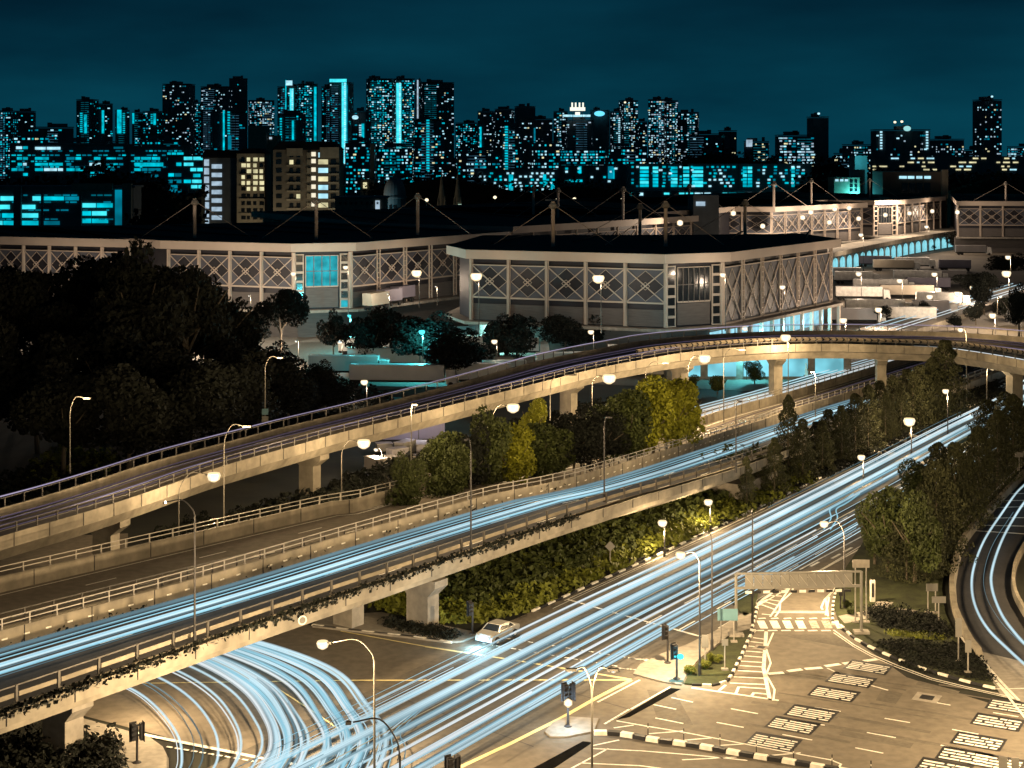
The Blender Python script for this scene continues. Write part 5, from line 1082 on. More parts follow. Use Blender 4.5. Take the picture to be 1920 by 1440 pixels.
for x, y, D, yb, lab in yl[:-1]:
    z = H-(y-YH)/F*D; zb = max(0, min(z-3, 0 if y > 560 or x > 1380 else 6.5))
    L_('yard lamp, '+lab, x, D, y+3, x-5, y, zb, power=(1500 if x < 1400 and y > 530 else 2200 if x < 1480 else 7000), col=NEUT, bulb_r=(.85 if x > 1560 else .6) if x not in (1892,1127,898,786) else 1.2, group='yard lamps')
for k, (x, y, D, pw) in enumerate(((70,600,330,9000),(200,590,335,11000),(330,600,330,9000),(470,610,325,9000),(560,640,310,5000))):  # lamps added out of sight, lighting the forecourt for glints between crowns
    L_('added forecourt lamp hidden in the black trees, '+ORD[k]+' from the left', x, D, y+3, x-5, y, 0, power=pw, col=NEUT, bulb_r=.25, group='yard lamps')
for k, (x, D) in enumerate(((730,352),(820,372),(60,372),(190,372),(400,350),(470,348))):  # lamps added to brighten the left hall faces
    L_('short added wall washing lamp before the left halls, '+ORD[k], x, D, 285+3000*31/D, x-3, 285+3000*31.3/D, 6.5 if x > 700 else 0, power=2600, col=NEUT, bulb_r=.2, group='yard lamps')
L_('teal glowing street lamp among the trees', 793, 296, 630, 791, 622, power=9000, col=(.1,.9,1.0), bulb=E_bulbc, group='yard lamps', bulb_r=.6)
L_('small teal lamp behind the trees', 657, 330, 600, 655, 592, power=7000, col=(.1,.9,1.0), bulb=E_bulbc, group='yard lamps', bulb_r=.4)
for x, y, D, lab in ((1505,408,600,'first under the glowing fascia'),(1520,398,605,'second under the glowing fascia'),(1565,392,620,'third under the glowing fascia'),(1592,390,630,'fourth under the glowing fascia'),(1430,424,598,'on the crossing of the grey bay'),(1375,400,570,'over the striped wall'),(1555,417,612,'low on the braced wall'),(1610,410,640,'at the right end of the braced wall'),(1660,403,668,'inside the dark glazed corner'),(1705,400,690,'on the farther hall, left'),(1748,396,720,'on the farther hall, right'),(1275,418,500,'on the low lit hall fascia'),(1795,398,660,'beside the right hall entrance')):
    p = W(x, y, D-4); t = thing('wall_lamp', p, label='wall lamp '+lab, cat='wall lamp', group='wall lamps on the far halls')
    a = MB(); a.lathe([(.3,-.9),(.9,-.5),(.9,.5),(.3,.9)], 8); obj('lens', a, E_bulb, t); a = MB(); a.beam((0,0,.6),(0,3.6,.9),.15); obj('bracket', a, M_steel, t); light(t, (0,-1.6,-.4), 7500, NEUT, .5)
for x, y, D in ((800,375,700),(928,370,760),(1045,375,700),(1077,373,760),(1166,375,700),(1280,377,720)):
    p = W(x, y, D); t = thing('street_lamp', (p.x, p.y, 0), label='tiny yellow street lamp behind the dark roofs', cat='street lamp', group='tiny yellow lamps behind the roofs')
    a = MB(); a.tube([(0,0,0),(0,0,p.z)], .15, 5); obj('pole', a, M_pole, t); a = MB(); a.lathe([(.3,-.7),(.8,-.3),(.8,.3),(.3,.7)], 8, (0,0,p.z)); obj('lamp_lens', a, E_bulbw, t)
# ---------------------------------------------------------------- light trails
def trail(pts, r, m, label, group, n=5):
    soft = r >= .05 and m in E_tr
    a = MB(); a.tube(pts, r*.62 if soft else r, n, cap=False); o = obj('light_trail', a, m, label=label, cat='light trail', group=group); o.data.polygons.foreach_set('use_smooth', [True]*len(o.data.polygons))
    if soft: a = MB(); a.tube(pts, r*1.3, 8, cap=False); obj('halo', a, E_trs[E_tr.index(m)], o)
    return o
tr = random.Random(21)
def road_trail(t, D0, D1, r, m, z, wob=0.0):
    pts = []; D = D0; ph = tr.random()*6
    while D < D1: pts.append(on_road(t + wob*math.sin(D*.03+ph), D, z)); D += 5
    pts.append(on_road(t + wob*math.sin(D1*.03+ph), D1, z)); return pts
GA = 'light trails on the main road'; LA = 'pale headlight trail streaking along the main road'
BN = {0:'beside the planted kerb',1:'in the second lane from the planted kerb',2:'in the middle of the road',3:'in the lane nearest the paved island'}
def nm(t): return BN[0 if t < 5.2 else 1 if t < 8.6 else 2 if t < 11.2 else 3]
for t0, nn, wr, big in ((3.3,3,.2,.07),(4.5,5,.22,.16),(6.7,6,.30,.18),(8.2,5,.25,.17),(9.4,2,.15,.07),(10.6,3,.2,.08),(11.9,4,.22,.12),(13.6,5,.25,.14),(14.6,2,.15,.05)):
    for k in range(nn):
        t = t0 + tr.uniform(-wr, wr); far_ = tr.random() < (.85 if t0 < 9 else .25)
        D1 = tr.uniform(300, 380) if far_ else tr.uniform(126, 190); D0 = tr.uniform(66, 78)
        if t0 < 5: D0 = tr.choice([75, 75, 132, 138, 120])
        if t0 > 9.9 and tr.random() < .3: D0, D1 = 150 + tr.uniform(-8,15), 205 + tr.uniform(0,40)
        m = tr.choices([0,3,1,2], [6,2,2.5,1.5])[0]; r = big*tr.choice([1,1,.7,.4,.25])
        trail(road_trail(t, D0, D1, 0, None, tr.uniform(.55,.9), .12), r, E_tr[m], ('broad ' if r > .1 else 'thin ')+['pale blue','saturated blue','dim teal','white'][m]+(' long' if far_ else ' short')+' headlight trail '+nm(t), GA)
for k in range(34):
    t = tr.uniform(2.8, 15.3); D0 = tr.uniform(78, 190); mi = tr.choices([2,1,0,6],[5,3,2,1.2])[0]
    trail(road_trail(t, D0, min(330, D0 + tr.uniform(25,130)), .03, None, tr.uniform(.4,2.6), .1), tr.uniform(.015,.035), E_tr[mi], 'hair thin '+['pale','blue','dim','',  '', '', 'amber'][mi]+(' near' if D0 < 130 else ' far')+' light streak '+nm(t), 'thin light streaks on the main road', 4)
for k in range(7):
    pass
# wavering trail near the trees
for dx in (0, 12): trail(spline([G(1545+dx,992,.8),G(1558+dx,972,.9),G(1556+dx,955,1.2),G(1572+dx,945,1.5),G(1583+dx,938,1.0),G(1600+dx,925,.8)],6), .07, E_tr[1], 'kinked pale trail wavering before the verge trees', 'kinked light trails')
# flyover
GF = 'light trails on the flyover'
for kq, (q, rr_, m) in enumerate(sorted([(.50,.03,2),(.545,.09,1),(.56,.05,0),(.60,.05,2),(.635,.08,0),(.655,.10,1),(.67,.05,3),(.73,.04,1),(.775,.05,2),(.79,.05,1),(.855,.14,2),(.87,.07,2)])):
    pts = [p for p in [Vector((a.x+(b.x-a.x)*q, a.y+(b.y-a.y)*q, ZB(a.y)+.7)) for a, b in zip(NB, FB)]]
    pts = [p for p in pts if p.y < 262]
    trail(pts, rr_, E_tr[m], ORD[kq]+' light trail from the planter side of the flyover, '+['pale blue','deep cyan','dim grey blue','white'][m], GF)
# ramp
for fr, dz, r, m in ((.93,2.2,.06,4),(.70,.8,.05,5),(.62,.7,.04,5),(.45,.7,.05,5),(.40,.8,.035,4),(.32,.7,.04,5)):
    pts = [p + n*(w*fr) + Vector((0,0,1.6+dz)) for p, n, w in zip(CN, cnn, CWd)]
    trail(pts, r, E_tr[m], ('highest ' if fr == .97 else '') + 'violet light trail on the curving ramp, '+('at the far rail' if fr > .85 else 'in the far lane' if fr > .5 else 'in the near lane')+(', brighter' if m == 4 else ', faint')+(' upper' if dz > 1.8 or fr in (.7,.45) else ' lower'), 'violet light trails on the ramp')
pts = [p + n*1.8 + Vector((0,0,2.3)) for p, n in zip(CN, cnn)]; k0 = next(k for k, p in enumerate(CN) if p.x/p.y*3000+960 > 1700)
trail(pts[k0:], .07, E_tr[3], 'short white trail at the right end of the ramp', 'violet light trails on the ramp')
# lit carriageway under the ramp
for q in (.2,.26,.4,.46,.6,.75): trail([a.lerp(b, q) + Vector((0,0,ZB(a.y)+.6)) for a, b in zip(H1, H2)], .07, E_tr[3 if q < .5 else 0], 'white light trail on the bright carriageway', 'light trails on the bright carriageway')
for q in (.3,.55): trail([Vector((a.x+(b.x-a.x)*q, a.y+(b.y-a.y)*q, ZB(a.y)+.6)) for a, b in list(zip(B2N, B2F))[near_i(B2N,225):]], .04, E_tr[5], 'faint violet trail on the empty carriageway', 'faint trails on the second carriageway')
t = thing('soffit_lamp', G(296,1252,4.05), label='unseen lamp added beneath the flyover deck, lighting the side road', cat='lamp'); a = MB(); a.box((0,0,.1),(.6,.3,.18)); obj('housing', a, M_pole, t); light(t, (0,0,-.3), 3600, WARM, .2)  # added out of view to brighten the side road
# turning traffic at lower left
outer = [(500,1203),(640,1255),(700,1320),(735,1375),(722,1435),(690,1490),(640,1550)]; mid = [(375,1240),(460,1290),(505,1350),(515,1400),(492,1445),(455,1490),(400,1540)]; inner = [(247,1293),(293,1330),(326,1380),(330,1420),(318,1450),(295,1490),(260,1540)]
def turn(u, j):
    out = []
    for k in range(7):
        if u < .5: a, b, f = inner[k], mid[k], u*2
        else: a, b, f = mid[k], outer[k], u*2-1
        out.append((a[0]+(b[0]-a[0])*f + j[0]*(k-2), a[1]+(b[1]-a[1])*f + j[1]*(k > 2)))
    b0 = (out[0][0]-(out[1][0]-out[0][0])*1.1-20, out[0][1]-(out[1][1]-out[0][1])*.7)
    return spline([G(x, y, .7) for x, y in [b0] + out], 7)
for k in range(58):
    u = [0.0,.02,.09,.13,.21,.31,.33,.43][k] if k < 8 else tr.choice([.5,.56,.62,.72,.8,.88,.96]) + tr.uniform(-.025,.025)
    m = tr.choices([E_tr[0],E_tr[1],E_tr[3],E_tr[2],E_tr[6]],[6,3,2,1.4,.5])[0]
    trail(turn(u, (tr.uniform(-4,4), tr.uniform(-8,8))), tr.choice([.03,.05,.08,.11] if u < .45 else [.04,.06,.10,.16]), m, 'curved trail '+('at the inner left edge of the turning fan' if u < .25 else 'in the sparse left half of the turning fan' if u < .47 else 'in the dense middle of the turning fan' if u < .75 else 'on the outer right side of the turning fan')+', '+m.name[6:], 'curved light trails at the turn')
for k in range(9): trail(spline([G(500+30*k,1500,.7),G(560+25*k,1440-4*k,.7),G(640+14*k,1395-3*k,.7),G(720+10*k,1362-5*k,.7)],6), .04, E_tr[k%3], 'short curved trail joining the straight ones', 'curved light trails joining the main road')
# curving road
for l, r in (([(1925,905),(1905,925),(1880,960),(1847,1010),(1827,1060),(1822,1100),(1830,1140),(1853,1180),(1893,1220),(1935,1258)],.10),([(1950,905),(1930,930),(1908,960),(1880,1010),(1861,1065),(1860,1103),(1877,1150),(1903,1187),(1935,1222)],.11),([(1900,960),(1862,1020),(1845,1075),(1850,1120),(1880,1170),(1925,1215)],.02)):
    trail(spline([G(x,y,.65) for x, y in l], 7), r, E_tr[0] if r > .05 else E_tr[2], 'pale trail bending round the curving road', 'light trails on the curving road')

# ---------------------------------------------------------------- vehicles
def car(p, rz, label, m=M_car, lit=True):
    t = thing('parked_car', p, rz, label=label, cat='car')
    prof = [(-2.2,.35),(-2.25,.75),(-2.1,.95),(-1.45,1.0),(-.85,1.42),(.55,1.45),(1.2,1.0),(2.0,.88),(2.25,.7),(2.25,.35)]  # x forward
    a = MB(); n = len(prof); W_ = [.82,.86,.88,.88,.68,.68,.86,.86,.82,.8]
    for s in (-1, 1):
        for (x, z), w in zip(prof, W_): a.v.append((x, s*w, z))
    for k in range(n): j = (k+1) % n; a.f.append((k, j, n+j, n+k)); a.m.append(0)
    a.f.append(tuple(range(n))[::-1]); a.f.append(tuple(range(n, 2*n))); a.m += [0,0]; obj('body', a, m, t)
    for s in (-1, 1):
        a = MB(); a.poly([(-1.3,s*.875,1.02),(-.8,s*.70,1.38),(.5,s*.70,1.40),(1.05,s*.865,1.03)][::s]); obj('side_window', a, M_glassd, t)
    a = MB(); a.poly([(1.17,-.76,1.04),(1.17,.76,1.04),(.6,.6,1.43),(.6,-.6,1.43)]); obj('windscreen', a, M_glassd, t)
    a = MB(); a.poly([(-1.42,.76,1.04),(-1.42,-.76,1.04),(-.9,-.6,1.42),(-.9,.6,1.42)]); obj('rear_window', a, M_glassd, t)
    wm = MB(); wm.lathe([(.2,-.1),(.33,-.1),(.33,.1),(.2,.1)], 14); me = wm.mesh('wheel', M_tyre); rm = MB(); rm.lathe([(.02,-.11),(.2,-.12),(.2,.12),(.02,.11)], 10); rme = rm.mesh('rim', M_rail)
    for x in (-1.4, 1.4):
        for y in (-.82, .82):
            w = new('wheel', me, t, (x, y, .33)); w.rotation_euler = (R(90),0,0); new('rim', rme, w)
    for y in (-.6, .6):
        a = MB(); a.lathe([(.05,-.02),(.17,0),(.16,.06),(.05,.12)], 8); o = new('headlight', a.mesh('headlight', E_tr[3]), t, (2.2, y, .68)); o.rotation_euler = (0, R(90), 0)
    for y in (-.65, .65): a = MB(); a.box((-2.22,y,.75),(.06,.3,.14)); obj('tail_light', a, mat('tail_red', (.25,.02,.015), .4, .1), t)
    if lit: light(t, (3.2,0,.6), 900, (.4,.8,1.0), .2, 'headlight_light')
    return t
pc = on_road(1.5, 138.8); q2 = on_road(1.5, 150); dd = (pc-q2); car(pc, math.atan2(dd.y, dd.x), 'silver car waiting at the stop line with headlights on')
def truck(x, y, L, rz, label, m=None, cab=True, D=None, z=0.0, h=2.7, cm=None):
    p = G(x, y, z) if D is None else Vector(((x-960)/F*D, D, z)); t = thing('container_lorry', p, rz, label=label, cat='lorry', group='parked container lorries')
    a = MB(); a.box((0,0,1.25+h/2),(L,2.5,h)); obj('container', a, m or M_tw, t); a = MB(); a.box((0,0,1.0),(L,1.2,.4)); obj('chassis', a, M_tyre, t)
    for k in range(int(L/2.4)):
        pass
    wm = MB(); wm.lathe([(.1,-.2),(.5,-.2),(.5,.2),(.1,.2)], 10); me = wm.mesh('wheel', M_tyre)
    for xx in (-L/2+1.2, -L/2+2.5) + ((L/2+1.2,) if cab else (L/2-1,)):
        for yy in (-1.1, 1.1): w = new('wheel', me, t, (xx, yy, .5)); w.rotation_euler = (R(90),0,0)
    if cab:
        a = MB(); a.v += [(L/2+.3,-1.2,.6),(L/2+2.3,-1.2,.6),(L/2+2.3,1.2,.6),(L/2+.3,1.2,.6),(L/2+.3,-1.15,3.2),(L/2+1.9,-1.15,3.1),(L/2+1.9,1.15,3.1),(L/2+.3,1.15,3.2)]
        for f in ((0,3,2,1),(4,5,6,7),(0,1,5,4),(1,2,6,5),(2,3,7,6),(3,0,4,7)): a.f.append(f); a.m.append(0)
        obj('cab', a, cm or M_tw, t); a = MB(); a.poly([(L/2+2.24,-1.0,1.9),(L/2+2.24,1.0,1.9),(L/2+2.0,1.0,2.9),(L/2+2.0,-1.0,2.9)]); obj('windscreen', a, M_glassd, t)
    return t
M_to = mat('container_tan', (.38,.33,.26), .6, .15, .3); M_tv = mat('container_violet_grey', (.16,.15,.19), .6, .15, .3)
ty = R(-8)
for k, (x, y, L, a_, m, lab) in enumerate([(1600,532,12,-8,M_tw,'white lorry nearest the hall end, with lit front panel'),(1588,524,9,-8,M_tw,'second white lorry behind the first at the hall end'),(1675,508,14,-6,M_to,'long tan lorry under the arched road'),(1710,503,12,-6,M_tw,'white box lorry standing crosswise'),(1640,500,12,-6,M_tv,'violet grey container beside the arched road'),(1720,530,15,-5,M_tw,'long white roofed lorry under two lamps'),(1650,548,16,-5,M_tw,'very long pale roofed lorry in the middle row'),(1740,545,13,-5,M_tv,'grey violet container in the middle row'),(1700,560,15,-5,M_to,'long tan roofed lorry in the front row'),(1610,563,13,-5,M_tw,'pale lorry partly hidden by the hall'),(1775,530,12,-5,M_tg,'grey lorry at the right of the yard'),(1640,590,15,-5,M_tw,'large white bus like lorry beside the loading deck'),(1600,608,11,-4,M_tg,'grey lorry at the loading deck corner'),(1790,508,11,-8,M_tv,'dark container before the far trees'),(1760,575,12,-8,M_tw,'white trailer beside the curved pole'),(1820,478,12,-8,M_tg,'dark lorry beyond the arched road'),(1700,605,14,-8,M_tw,'low white trailer beside the small tree'),(1745,592,9,-8,M_tg,'small grey lorry at the yard exit')]):
    truck(x, y, L, R(a_), lab, m, cab=k % 3 != 1)
E_tc = mat('truck_cream', (.60,.62,.60), .5, .1, .3)
for x, y, L, a_, m, lab in ((745,724,17,-3,E_tc,'long white roofed bus like lorry glowing cyan under the lamp'),(645,706,13,-3,E_tc,'white lorry at the left, before the trees'),(900,722,11,6,E_tc,'cyan lit lorry just above the ramp'),(945,716,8,6,E_tc,'small cyan lit van above the ramp'),(1050,700,9,6,E_tc,'pale van behind the pole above the ramp'),(720,690,14,-3,E_tc,'white lorry in the row behind the glowing one'),(800,668,12,0,E_tc,'pale lorry under the teal lamp'),(690,668,12,0,E_tc,'pale lorry at the rear left'),(880,665,13,0,E_tc,'pale lorry in front of the hall podium'),(1440,705,12,-30,E_tc,'white lorry under the ramp between piers'),(1385,700,12,-30,E_tc,'white lorry under the ramp near the cyan wall'),(960,668,11,0,E_tc,'pale lorry behind the see through tree')):
    truck(x, y, L, R(a_), lab, m, cab=L > 9)
for k, (x, lab, m) in enumerate([(705,'tan lorry docked under the left hall',M_to),(730,'brown lorry docked under the left hall, second',M_tv),(755,'violet lorry docked under the left hall, third',M_tv),(803,'white lorry docked under the left hall at right',M_tw),(822,'small white van under the left hall at the far right',M_tw)]):
    truck(x, 590-(x-700)*.2, 7, R(60), lab, m, cab=False, z=6.5, D=358+(x-700)*.36)
# lit storage building seen under the ramp
t = thing('lit_shed', G(1435,722,0), label='cyan lit warehouse wall seen beneath the ramp', cat='warehouse'); a = MB(); a.box((0,12,3.2),(34,10,6.4)); obj('wall', a, M_concd, t)
for k in range(5): a = MB(); a.box((-13.5+k*6.6,6.9,2.9),(5.2,.15,4.6)); obj('lit_bay', a, emit('bay_cyan', (.22,.66,.78), 1.0, .4, .2), t)
t2 = thing('lit_shed', G(1270,706,0), label='cyan lit low roof seen beneath the ramp at centre', cat='warehouse'); a = MB(); a.box((0,10,2.0),(24,14,4)); obj('wall', a, M_tw, t2); light(t2, (2,0,7.5), 6000, (.25,.85,1.0), .5)
t3 = thing('pale_building', G(925,650,0), label='pale lit yard wall behind the trees, catching teal light', cat='wall'); a = MB(); a.box((0,0,2.2),(30,.6,4.4)); obj('wall', a, M_facg, t3); light(t3, (0,-7,5), 14000, (.35,.95,.9), .5)
for x, y in ((700,655),(820,700),(1400,712)): 
    tt = thing('yard_lamp', G(x,y,0), label='small teal yard lamp near the '+{700:'white lorries at left',820:'glowing long lorry',1400:'warehouse under the ramp'}[x], cat='yard lamp'); a = MB(); a.tube([(0,0,0),(0,0,6)], .08, 6); obj('pole', a, M_pole, tt); a = MB(); a.lathe([(.1,-.2),(.3,0),(.1,.2)], 8, (0,0,6)); obj('lamp_lens', a, E_bulbc, tt); light(tt, (0,-.6,5.6), 6000, (.15,.88,1.0), .4)
# arched road
A0, A1 = G(1566,512,0), G(1700,480,0); A2 = G(1800,462,0)
pl = resample(spline([A0 - (A1-A0)*.3, A0, A1, A2, A2 + (A2-A1)*.6], 6), 9.0); tv = thing('arched_viaduct', (0,0,0), label='elevated yard road with a row of cyan lit arches below it', cat='viaduct')
wall_along([p + Vector((0,0,5.6)) for p in pl], [(0,0),(0,1.6),(.3,1.6),(.3,.8),(15,.8),(15,0)], M_conc, 'deck', tv)
a = MB()
am = MB(); segs = [(-3.4,.4),(3.4,.4),(3.4,3.4),(2.4,4.7),(0,5.2),(-2.4,4.7),(-3.4,3.4)]; am.poly([(x,0,z) for x, z in segs]); ame = am.mesh('lit_arch', emit('arch_cyan', (.26,.70,.80), 1.0, .3, .3))
for p, q in zip(pl, pl[1:]):
    d = q-p; n = Vector((-d.y, d.x, 0)).normalized(); rz = math.atan2(d.y, d.x); new('lit_arch', ame, tv, (p+q)/2 + n*.3, rz)
    b = MB(); b.box((0,0,2.8),(.8,.8,5.6)); bo = new('arch_pier', b.mesh('arch_pier', M_concd), tv, p + n*.9, rz)
    a.beam(p + n*2.4 + Vector((0,0,2.8)), q + n*2.4 + Vector((0,0,2.8)), .3, 5.6)
obj('back_wall', a, M_concd, tv)
light(tv, A1 + Vector((4,26,20)), 30000, NEUT, .6)
# upper carriageway at the right beyond the ramp
uc = [G(x, y, 0) for x, y in ((1700,634),(1800,600),(1870,575),(1960,545))]; mb = MB(); U = offs(uc, 12); mb.prism(uc + U[::-1], -.04, 1.2, m=0, mt=1); structure('upper_carriageway', mb, [M_conc, M_asph2], label='lit road climbing to the right edge beyond the ramp')
for q in (.2,.35,.6,.8): trail([p.lerp(u_, q) + Vector((0,0,1.8)) for p, u_ in zip(uc, U)], .1, E_tr[3 if q < .5 else 0], 'pale trail on the far road at the right edge', 'light trails on the far road')
L_('lamp over the far road at the right edge', 1870, 375, 560, 1876, 556, 1.2, power=7000, bulb_r=.4)

# ---------------------------------------------------------------- signals, signs, street furniture
def signal(x, yb, hpx, label, side=1, twin=False, white=False, cyan=False):
    p = G(x, yb, .12); D = p.y; h = hpx/F*D; t = thing('traffic_signal', p, label=label, cat='traffic light', group='traffic signals')
    a = MB(); a.tube([(0,0,-.05),(0,0,h)], .09, 8); obj('pole', a, M_poled, t); a = MB(); a.lathe([(.3,0),(.3,.05),(.12,.15)], 8); obj('foot', a, M_poled, t)
    def head(cx, cy, rz):
        hd = new('signal_head', None, t, (cx, cy, h-.55), rz)
        bpy.data.objects.remove(hd)
        a = MB(); M = Matrix.Rotation(rz, 3, 'Z'); a.box((cx,cy,h-.5), (.34,.24,1.15), rz); o = obj('signal_head', a, M_black, t)
        b = MB(); b.box((cx,cy,h-.5) if False else tuple(Vector((cx,cy,h-.5)) + M @ Vector((0,.13,0))), (.52,.03,1.35), rz); obj('backing_board', b, M_black, t)
        for k in range(3):
            c = Vector((cx,cy,h-.15-k*.35)) + M @ Vector((0,-.2,0)); v = MB(); v.box(c + Vector((0,0,.12)), (.3,.2,.03), rz); obj('visor', v, M_black, o)
            lm_ = E_bulbc if (cyan and k == 2) else (mat('dark_lens', (.02,.02,.02), .3, .1)); v = MB(); v.lathe([(.02,-.02),(.1,-.02),(.1,.02),(.02,.02)], 8); me = v.mesh('lens', lm_); ln = new('lens', me, o, c + M @ Vector((0,.06,0))); ln.rotation_euler = (R(90),0,rz)
    head(-.22*side, -.1, R(35*side))
    if twin: head(.3*side, .05, R(-60*side))
    if white:
        a = MB(); a.lathe([(.08,-.3),(.3,-.1),(.3,.15),(.08,.3)], 10, (0,-.25,h-1.25)); obj('lamp_lens', a, E_bulb, t); light(t, (0,-.9,h-1.3), 500, (.6,.85,1), .2)
    if cyan:
        a = MB(); a.lathe([(.08,-.22),(.26,-.1),(.26,.12),(.08,.22)], 10, (.25,-.3,h-.85)); obj('lamp_lens', a, E_bulbc, t); light(t, (.3,-.9,h-.9), 260, (.1,.8,1), .2)
    return t
signal(1252,1243,70,'traffic signal standing at the back of the paved island')
signal(1269,1273,64,'traffic signal with a glowing cyan lens on the paved island', cyan=True)
signal(1065,1362,78,'twin headed signal with a bright white lamp on the small island', twin=True, white=True)
signal(886,1188,58,'small signal at the paved corner under the planted bank')
signal(257,1430,72,'signal at the street corner at the lower left', twin=True)
signal(848,1492,72,'twin signal heads poking up at the bottom edge', twin=True)
def signpost(x, yb, yt, w, h, label, m=M_sign, legs=1, name='road_sign', diamond=False, z=.12, foot=True, ang=0, extra=0):
    p = G(x, yb, z); D = p.y; zt = H-(yt-YH)/F*D - z; W_ = w/F*D; Hh = h/F*D; t = thing(name, p, R(ang), label=label, cat='road sign')
    for k in range(legs):
        xx = 0 if legs == 1 else (-.32+.64*k)*W_; a = MB(); a.tube([(xx,0,-.03),(xx,0,zt-Hh*.5)], .06, 6); obj('post', a, M_rail, t)
        if foot: a = MB(); a.box((xx,0,.05),(.55,.4,.18)); obj('foot', a, M_path, t)
    a = MB()
    if diamond: a.prism([(0,0)]*0 or [(-W_/2,0),(0,-W_/2),(W_/2,0),(0,W_/2)], -.02, .02); me = a.mesh('sign_panel', m); o = new('sign_panel', me, t, (0,-.08,zt-W_/2)); o.rotation_euler = (R(90),0,0)
    else: a.box((0,-.08,zt-Hh/2),(W_,.05,Hh)); obj('sign_panel', a, m, t); a = MB(); [a.beam((-W_/2,-.03,zt-Hh*f),(W_/2,-.03,zt-Hh*f),.05,.04) for f in (.25,)]; obj('panel_rail', a, M_rail, t)
    return t
signpost(1364,1204,1141,38,22,'blue tinted direction sign on two posts beside the main road', M_signg, 2)
signpost(1359,1256,1198,12,12,'small square sign on a thin post on the grass island')
signpost(1322,1248,1190,12,24,'narrow upright sign behind the dark poles', )
signpost(1144,1062,1014,20,20,'diamond shaped sign at the edge of the planted bank', diamond=True)
signpost(1614,1147+20,1049,32,15,'direction sign on two posts behind the gantry leg', M_path, 2)
signpost(1747,1150,1094,22,14,'small twin post sign beside the curving parapet', M_sign, 2)
signpost(1760,1170,1118,26,12,'grey plate sign leaning by the curving parapet')
signpost(1797,1240,1158,12,36,'tall grey sign plate at the bend of the parapet')
signpost(1815,1262,1199,12,24,'grey sign plate nearer the tip of the verge')
signpost(1911,902,848,16,9,'sign plate over the wall of the curving road', foot=False)
signpost(1880,1460,1418,16,28,'grey sign plate at the bottom right, left one', z=.02); signpost(1903,1475,1420,14,28,'grey sign plate at the bottom right, right one', z=.02)
p = G(1636,1128,.12); t = thing('sign_pillar', p, label='white upright pillar sign on the grass', cat='pillar sign'); a = MB(); a.box((0,0,1.0),(.45,.3,2.0)); obj('pillar', a, M_kw, t); a = MB(); a.box((0,-.16,1.1),(.2,.04,1.3)); obj('panel', a, M_black, t)
# overhead height gantry
ga, gb = G(1380,1192,.12), G(1615,1187,.12); t = thing('overhead_gantry', ga, label='overhead gantry with a long row of grey panels across the slip lane', cat='gantry')
v = gb - ga; v.z = 0; L = v.length; dv = v.normalized(); zt1 = H-(1076-YH)/F*ga.y; zt2 = H-(1068-YH)/F*gb.y; z1 = zt1-.1; 
for nm, pt in (('post', Vector((0,0,0))), ('post', v)):
    a = MB(); a.tube([pt + Vector((0,0,-.1)), pt + Vector((0,0,z1))], .13, 8); obj('post', a, M_sign, t); a = MB(); a.box(pt + Vector((0,0,.1)), (1.3,.9,.24)); obj('base', a, M_path, t)
for dz, w_ in ((0,.16),(-1.25,.2)): a = MB(); a.beam(Vector((0,0,z1+dz)), v + Vector((0,0,z1+dz)), w_); obj('chord', a, M_sign, t)
npn = 12
for k in range(npn):
    f0, f1 = .07+.86*k/npn, .07+.86*(k+1)/npn-.004; a = MB(); a.beam(dv*L*f0 + Vector((0,-.12,z1-.62)), dv*L*f1 + Vector((0,-.12,z1-.62)), .05, 1.05); obj('panel', a, M_sign, t)
    a = MB(); a.beam(dv*L*f0 + Vector((0,-.18,z1-.15)), dv*L*f1 + Vector((0,-.18,z1-1.1)), .04); obj('brace', a, M_rail, t)
    a = MB(); a.beam(dv*L*(f0+.004) + Vector((0,-.05,z1-1.62)), dv*L*(f1-.012) + Vector((0,-.05,z1-1.62)), .05, .22); obj('hanging_bar', a, M_black if k % 2 else M_kw, t)
# belisha beacons
for x, yb, yt, lab in ((1410,1146,1096,'striped beacon pole left of the crossing'),(1576,1141,1095,'striped beacon pole with white globe right of the crossing')):
    p = G(x, yb, .12); h = (yb-yt)/F*p.y; t = thing('crossing_beacon', p, label=lab, cat='beacon'); n_ = 6
    for k in range(n_): a = MB(); a.tube([(0,0,h*k/n_),(0,0,h*(k+1)/n_)], .075, 8); obj('pole_band', a, M_black if k % 2 == 0 else M_poled, t)
    a = MB(); a.lathe([(.05,-.2),(.2,-.1),(.2,.1),(.05,.2)], 12, (0,0,h)); obj('globe', a, E_bulbw if x > 1500 else E_bulb, t); light(t, (0,-.6,h), 120, WARM, .2); a = MB(); a.box((0,-.12,h-.75),(.36,.06,.6)); obj('board', a, M_black, t)
# delineator posts along the bottom kerb
for k, (x, y) in enumerate(((1282,1388),(1350,1399),(1418,1412),(1488,1425),(1560,1438),(1633,1450),(1215,1378))):
    p = G(x, y, .0); t = thing('bollard', p, label='thin flexible post standing in the hatched divider', cat='bollard', group='flexible posts in the divider'); a = MB(); a.tube([(0,0,0),(0,0,.85)], .035, 6); obj('post', a, M_black, t); a = MB(); a.tube([(0,0,.5),(0,0,.62)], .042, 6); obj('reflector_band', a, M_kw, t)
# manhole covers
for x, y, w, lab in ((1738,1308,1.0,'square dark manhole with a pale frame on the junction'),(1699,1147,.9,'square dark manhole on the grass verge'),(1427,1214,.6,'small manhole in the hatched strip')):
    p = G(x, y, .02 if x != 1699 else .14); t = thing('manhole', p, R(-28), label=lab, cat='manhole cover'); a = MB(); a.box((0,0,0),(w*1.9,w*1.9,.03)); obj('frame', a, M_path, t); a = MB(); a.box((0,0,.012),(w,w,.03)); obj('cover', a, M_black, t)
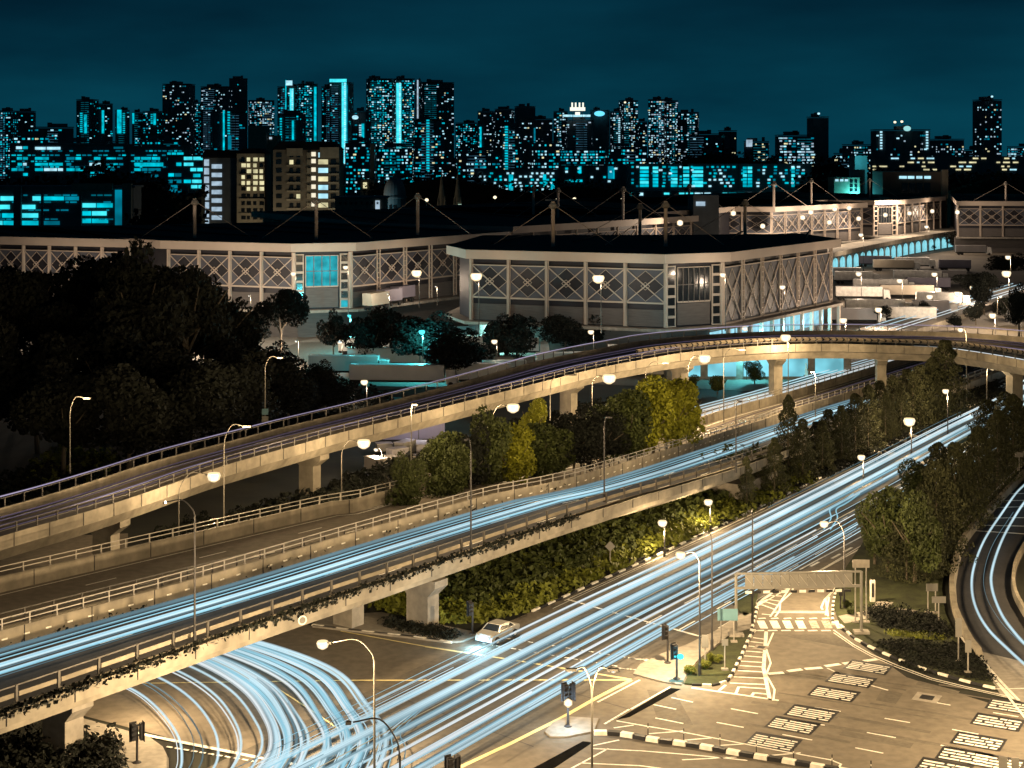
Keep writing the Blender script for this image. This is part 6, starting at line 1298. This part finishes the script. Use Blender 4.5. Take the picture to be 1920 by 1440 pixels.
# small signs on the curved lamp behind the ramp
p = Vector(((497-960)/F*204.5, 204.4, 0)); 
for y, h, m, lab in ((772,12,M_signg,'blue plate'),(786,12,M_sign,'grey plate')):
    q = W(497, y, 204.2); t = thing('road_sign', q, label='small '+lab+' fixed on the curved lamp behind the ramp', cat='road sign'); a = MB(); a.box((0,0,0),(.8,.06,.75)); obj('sign_panel', a, m, t); a = MB(); a.box((0,.2,0),(.15,.4,.1)); obj('clamp', a, M_poled, t)
q = W(567,1163,122.6); t = thing('road_sign', q, label='round speed sign on the outer wall of the flyover', cat='road sign'); a = MB(); a.lathe([(.02,-.02),(.36,-.02),(.36,.02),(.02,.02)], 16); o = new('sign_panel', a.mesh('sign_panel', M_kw), t); o.rotation_euler = (R(90),0,R(30)); a = MB(); a.lathe([(.02,-.03),(.26,-.03),(.26,.025),(.02,.025)], 16); o = new('sign_face', a.mesh('sign_face', M_sign), t); o.rotation_euler = (R(90),0,R(30))
# container and clutter beyond the ramp pier
t = thing('shipping_container', G(775,822,0), R(8), label='ribbed violet grey container seen under the ramp', cat='container'); a = MB(); a.box((0,0,1.4),(9,2.4,2.6)); obj('box', a, M_tv, t)
for k in range(14): a = MB(); a.box((-4.2+k*.64,-1.24,1.4),(.18,.06,2.4)); obj('rib', a, M_tv, t)
for k, (x, y) in enumerate(((720,845),(745,858),(760,848),(788,842),(735,875),(705,880),(770,868),(800,850))):
    t = thing('storage_cabin', G(x, y, 0), R(15+k*23), label='grey crate or cabin in the yard under the ramp', cat='crate', group='jumbled crates under the ramp'); s = 1.0+.25*(k % 3); a = MB(); a.box((0,0,s/2),(2.2*s,1.5,s)); obj('box', a, M_tg if k % 2 else M_sign, t); a = MB(); a.box((0,0,s+.06),(2.3*s,1.7,.1)); obj('lid', a, M_concd, t)
t = thing('yard_lamp', G(785,835,0), label='low lamp over the clutter under the ramp', cat='yard lamp'); a = MB(); a.tube([(0,0,0),(0,0,4.5)], .07, 6); obj('pole', a, M_pole, t); a = MB(); a.lathe([(.1,-.15),(.28,0),(.1,.15)], 8, (0,0,4.5)); obj('lamp_lens', a, E_bulb, t); light(t, (0,-.5,4.2), 1500, (.85,.8,1), .3)
